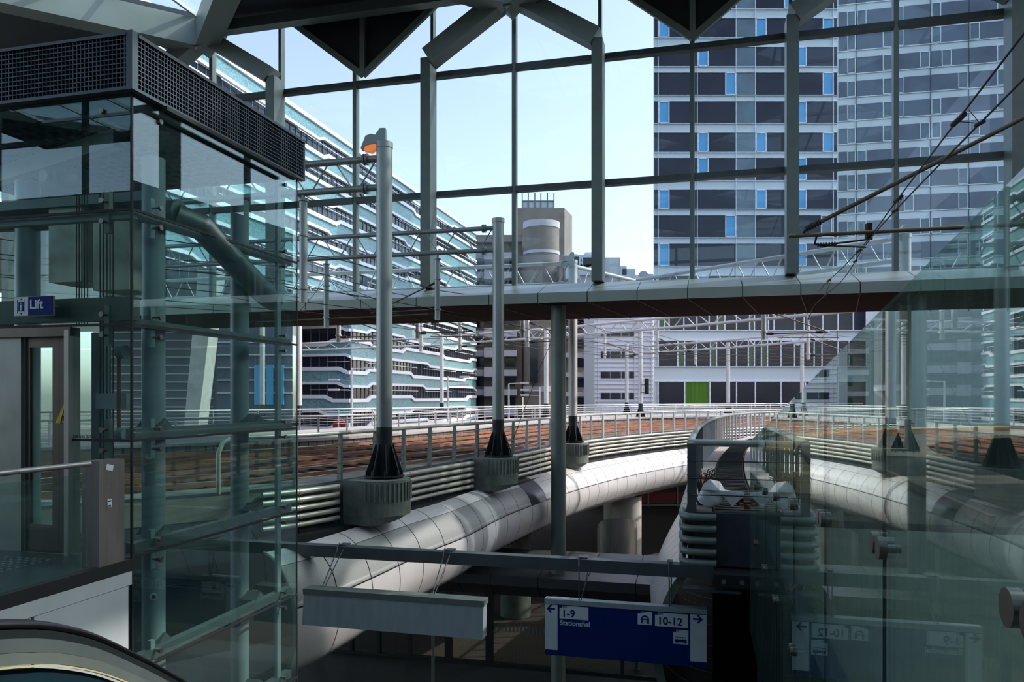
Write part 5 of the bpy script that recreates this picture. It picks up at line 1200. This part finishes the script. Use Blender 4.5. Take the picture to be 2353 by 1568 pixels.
# second tower
tbw = thing('pale_tower', V(60, 116, ZG), 'tall curved pale blue office tower with rows of grey windows at the right', 'building')
pA = P(1925, HZ, 119.5); pB = P(2440, HZ, 113.0); ux = (pB - pA); LT = ux.length; ux.normalize(); nx = V(-ux.y, ux.x, 0) * -1
if nx.y > 0: nx = -nx
def qbox(b, s0, s1, z0, z1, d0, d1):
    b.hexa([pA + ux * s + nx * d + EZ * z for z in (z0, z1) for s, d in ((s0, d1), (s1, d1), (s1, d0), (s0, d0))])
bld(lambda b: b.hexa([v + EZ * z for z in (ZG, 70) for v in (pA - nx * .15, pB - nx * .15, pB - nx * 20, pA - nx * 20)]), 'wall', SPAN, tbw)
r = random.Random(5); PT = 3.66; ZW0 = [(HZ - 88 / 1) / 1.0]
z = (HZ - 118.5) / F_ * 119.5        # sill of a window row at y=118.5
z -= PT * 16; cnt = 0; rest = MB(); restf = MB()
rowi = 0
while z < 68:
    s = 0.15; k = 0
    for bay in [2.65] + [5.33] * 7:
        e = s + bay - .22
        if e > LT: break
        nw = 1.35; left = r.random() < .45; both = r.random() < .25
        segs_ = []
        if bay < 3: segs_ = [(s, s + 1.15, 0), (s + 1.25, e, 1)]
        elif left: segs_ = [(s, s + nw, 1), (s + nw + .1, e, 0)]
        elif both: segs_ = [(s, s + nw, 0), (s + nw + .1, s + 2 * nw + .1, 1), (s + 2 * nw + .2, e, 0)]
        else: segs_ = [(s, e - nw - .1, 0), (e - nw, e, 1)]
        for s0, s1, fr_ in segs_:
            vis = 0 < (HZ - z / 116 * F_) + 0 < 690 and cnt < 99
            if fr_ == 0:
                if vis: cnt += 1; bld(lambda b: qbox(b, s0, s1, z, z + 2.45, -.1, .02), 'window', WINDG, tbw)
                else: qbox(rest, s0, s1, z, z + 2.45, -.1, .02)
            else:
                g = MB(); [qbox(g, *q_, -.1, .16) for q_ in ((s0, s0 + .09, z, z + 2.45), (s1 - .09, s1, z, z + 2.45), (s0, s1, z, z + .09), (s0, s1, z + 2.36, z + 2.45))]
                h = MB(); qbox(h, s0 + .09, s1 - .09, z + .09, z + 2.36, -.1, .05)
                if vis: f = g.build('narrow_window_frame', FRAMEW, tbw); h.build('pane', WINDT, f)
                else: restf.v += []; qbox(restf, s0, s1, z, z + 2.45, -.1, .1)
        s += bay
    bld(lambda b: qbox(b, 0, LT, z - .12, z - .02, -.1, .08), 'sill_line', FRAMEW, tbw)
    z += PT; rowi += 1
if rest.v: x = rest.build('more_windows', WINDG, tbw); x['kind'] = 'stuff'
if restf.v: x = restf.build('more_narrow_windows', WINDT, tbw); x['kind'] = 'stuff'
s = 2.68
while s < LT: bld(lambda b: qbox(b, s, s + .06, ZG, 70, -.1, .05), 'joint', GRILLE, tbw); s += 5.33
# white ribbed building between
rk = thing('reflection_block', V(84, 60, ZG), 'unseen grey blue office block added right of the tracks for the lift glass reflection', 'building')  # out of view, added so the lift glass has a block to reflect
bld(lambda b: b.hexa([V(x, y, z) for z in (ZG, 30) for x, y in ((80, 22), (95, 22), (105, 104), (90, 104))]), 'wall', mat('slate_facade', (96, 104, 120)), rk)
for k in range(9): bld(lambda b: b.hexa([V(x, y, z) for z in (-6 + 4 * k, -3.6 + 4 * k) for x, y in ((79.8, 22.5), (80.5, 22.5), (90, 103), (89.3, 103))]), 'window_strip', WINDG, rk)
rb_ = thing('ribbed_white_building', P(1440, 945, 92), 'low white ribbed building with three rows of small windows', 'building')
YR = 96
bld(lambda b: pbox(b, 1366, 1501, 690, 1090, YR, 0, 14), 'wall', RIBW, rb_)
for k in range(24): bld(lambda b: pbox(b, 1366, 1501, 722 + k * 10, 723.6 + k * 10, YR, -.12, .05), 'rib', SPAN, rb_)
for x in (1374, 1458, 1468, 1497): bld(lambda b: pbox(b, x - .8, x + .8, 720, 1000, YR, -.14, .05), 'pilaster', RIBW, rb_)
for y0, y1 in ((762, 773), (808, 823), (855, 869), (903, 917)):
    for x0, x1 in ((1381, 1401), (1403, 1426), (1429, 1444), (1446, 1456)):
        bld(lambda b: pbox(b, x0, x1, y0, y1, YR, -.16, .05), 'window', WIND, rb_)
# brown concrete building with the round tower
cb = thing('concrete_ministry', P(1230, 945, 150), 'brown concrete building with balconies and a big round stair tower', 'building'); cb.name = 'concrete_building'
YC = 155
bld(lambda b: pbox(b, 1092, 1200, 548, 1030, YC + 4, 0, 20), 'wall', BCONC, cb)
bld(lambda b: pbox(b, 1093, 1200, 540, 556, YC + 2, 0, 20), 'parapet', BCONC, cb)
for y in range(580, 945, 45):
    yy = y
    bld(lambda b: pbox(b, 1090, 1188, yy, yy + 14, YC, 0, 6), 'balcony', BCONCL, cb)
    bld(lambda b: pbox(b, 1112, 1136, yy - 6, yy + 16, YC - 2, 0, 6), 'bay_balcony', BCONCL, cb)
    for x0, x1 in ((1096, 1112), (1140, 1156), (1160, 1184)): bld(lambda b: pbox(b, x0, x1, yy + 18, yy + 38, YC + 3.8, 0, 1), 'window', WIND, cb)
    bld(lambda b: pbox(b, 1295, 1350, yy + 6, yy + 16, YC + 2, 0, 6), 'balcony', BCONCL, cb)
    bld(lambda b: pbox(b, 1345, 1366, yy, yy + 16, YC - 1, 0, 6), 'bay_balcony', BCONCL, cb)
    for x0, x1 in ((1326, 1345), (1349, 1362)): bld(lambda b: pbox(b, x0, x1, yy + 20, yy + 40, YC + 5.6, 0, 1), 'window', WIND, cb)
bld(lambda b: pbox(b, 1290, 1368, 640, 1030, YC + 6, 0, 14), 'wall', BCONC, cb)
p = P(1244, HZ, YC + 1); RR = 41 / F_ * YC
zz = lambda y: (HZ - y) / F_ * (YC - 2)
bld(lambda b: b.cyl(V(p.x, p.y, ZG), V(p.x, p.y, zz(512)), RR, 48), 'round_tower', BCONC, cb)
bld(lambda b: b.cyl(V(p.x, p.y, zz(520)), V(p.x, p.y, zz(505)), RR + .12, 48), 'crown_band', BCONCL, cb)
bld(lambda b: b.cyl(V(p.x, p.y, zz(581)), V(p.x, p.y, zz(574)), RR + .1, 48), 'ring', BCONCL, cb)
bld(lambda b: b.cyl(V(p.x, p.y, zz(900)), V(p.x, p.y, zz(888)), RR + .1, 48), 'ring', BCONCL, cb)
bld(lambda b: pbox(b, 1218, 1236, 780, 880, YC - 8, 0, 6), 'dark_recess', WIND, cb)
YK = YC + 14; a = P(1186, 0, YK); c = P(1297, 0, YK); d_ = P(1313, 0, YK)
bb = MB(); zt = (HZ - 478) / F_ * YK; c3 = V(c.x + 1.9, YK + 7, 0)
bb.add([v + EZ * q for q in (0, zt) for v in (V(a.x, YK, 0), V(c.x, YK, 0), V(c.x + 2.3, YK + 7.5, 0), V(a.x, YK + 8, 0))], [(0, 1, 5, 4), (1, 2, 6, 5), (2, 3, 7, 6), (3, 0, 4, 7), (4, 5, 6, 7)]); bb.build('block', BCONC, cb)
bld(lambda b: b.hexa([v + EZ * q for q in (zt, zt + 1.6) for v in (V(P(1200, 0, YK).x, YK + .4, 0), V(P(1272, 0, YK).x, YK + .4, 0), V(P(1272, 0, YK).x, YK + 5, 0), V(P(1200, 0, YK).x, YK + 5, 0))]), 'roof_screen', SPAN, cb)
bld(lambda b: [b.box(V(P(x, 0, YK).x, YK + .2, zt - 2 + 1.8), .25, .3, 7.2) for x in (1200, 1214, 1229, 1243, 1258, 1273)] + [b.box(V(P(1236, 0, YK).x, YK + .2, zt - q_), P(1273, 0, YK).x - P(1200, 0, YK).x, .2, .2) for q_ in (0, 1.6, 3.2, -1.6)], 'roof_trellis', STEEL, cb)
wr = thing('white_roof_pavilion', P(1370, 640, 150), 'white vaulted rooftops between the round tower and the dark tower', 'building')
for x0, x1, y0, y1 in ((1340, 1425, 592, 612), (1330, 1440, 612, 632), (1300, 1330, 590, 640), (1430, 1460, 618, 650)):
    bld(lambda b: pbox(b, x0, x1, y0, y1, 150, 0, 10), 'roof_block', RIBW, wr)
bld(lambda b: pbox(b, 1305, 1470, 632, 700, 151, 0, 10), 'wall', BCONCL, wr)
for x in (1322, 1350):
    q = P(x, 592, 150); bld(lambda b: b.cyl(V(q.x, 150, q.z - .6), V(q.x, 158, q.z - .6), 1.3, 18), 'skylight_vault', SPAN, wr)
bld(lambda b: pbox(b, 1478, 1501, 630, 700, 120, 0, 6), 'plant_room', RIBW, wr)
q = P(1478, 634, 120); bld(lambda b: b.cyl(q, q + V(.2, .6, .1), .75, 20), 'satellite_dish', MASTW, wr)
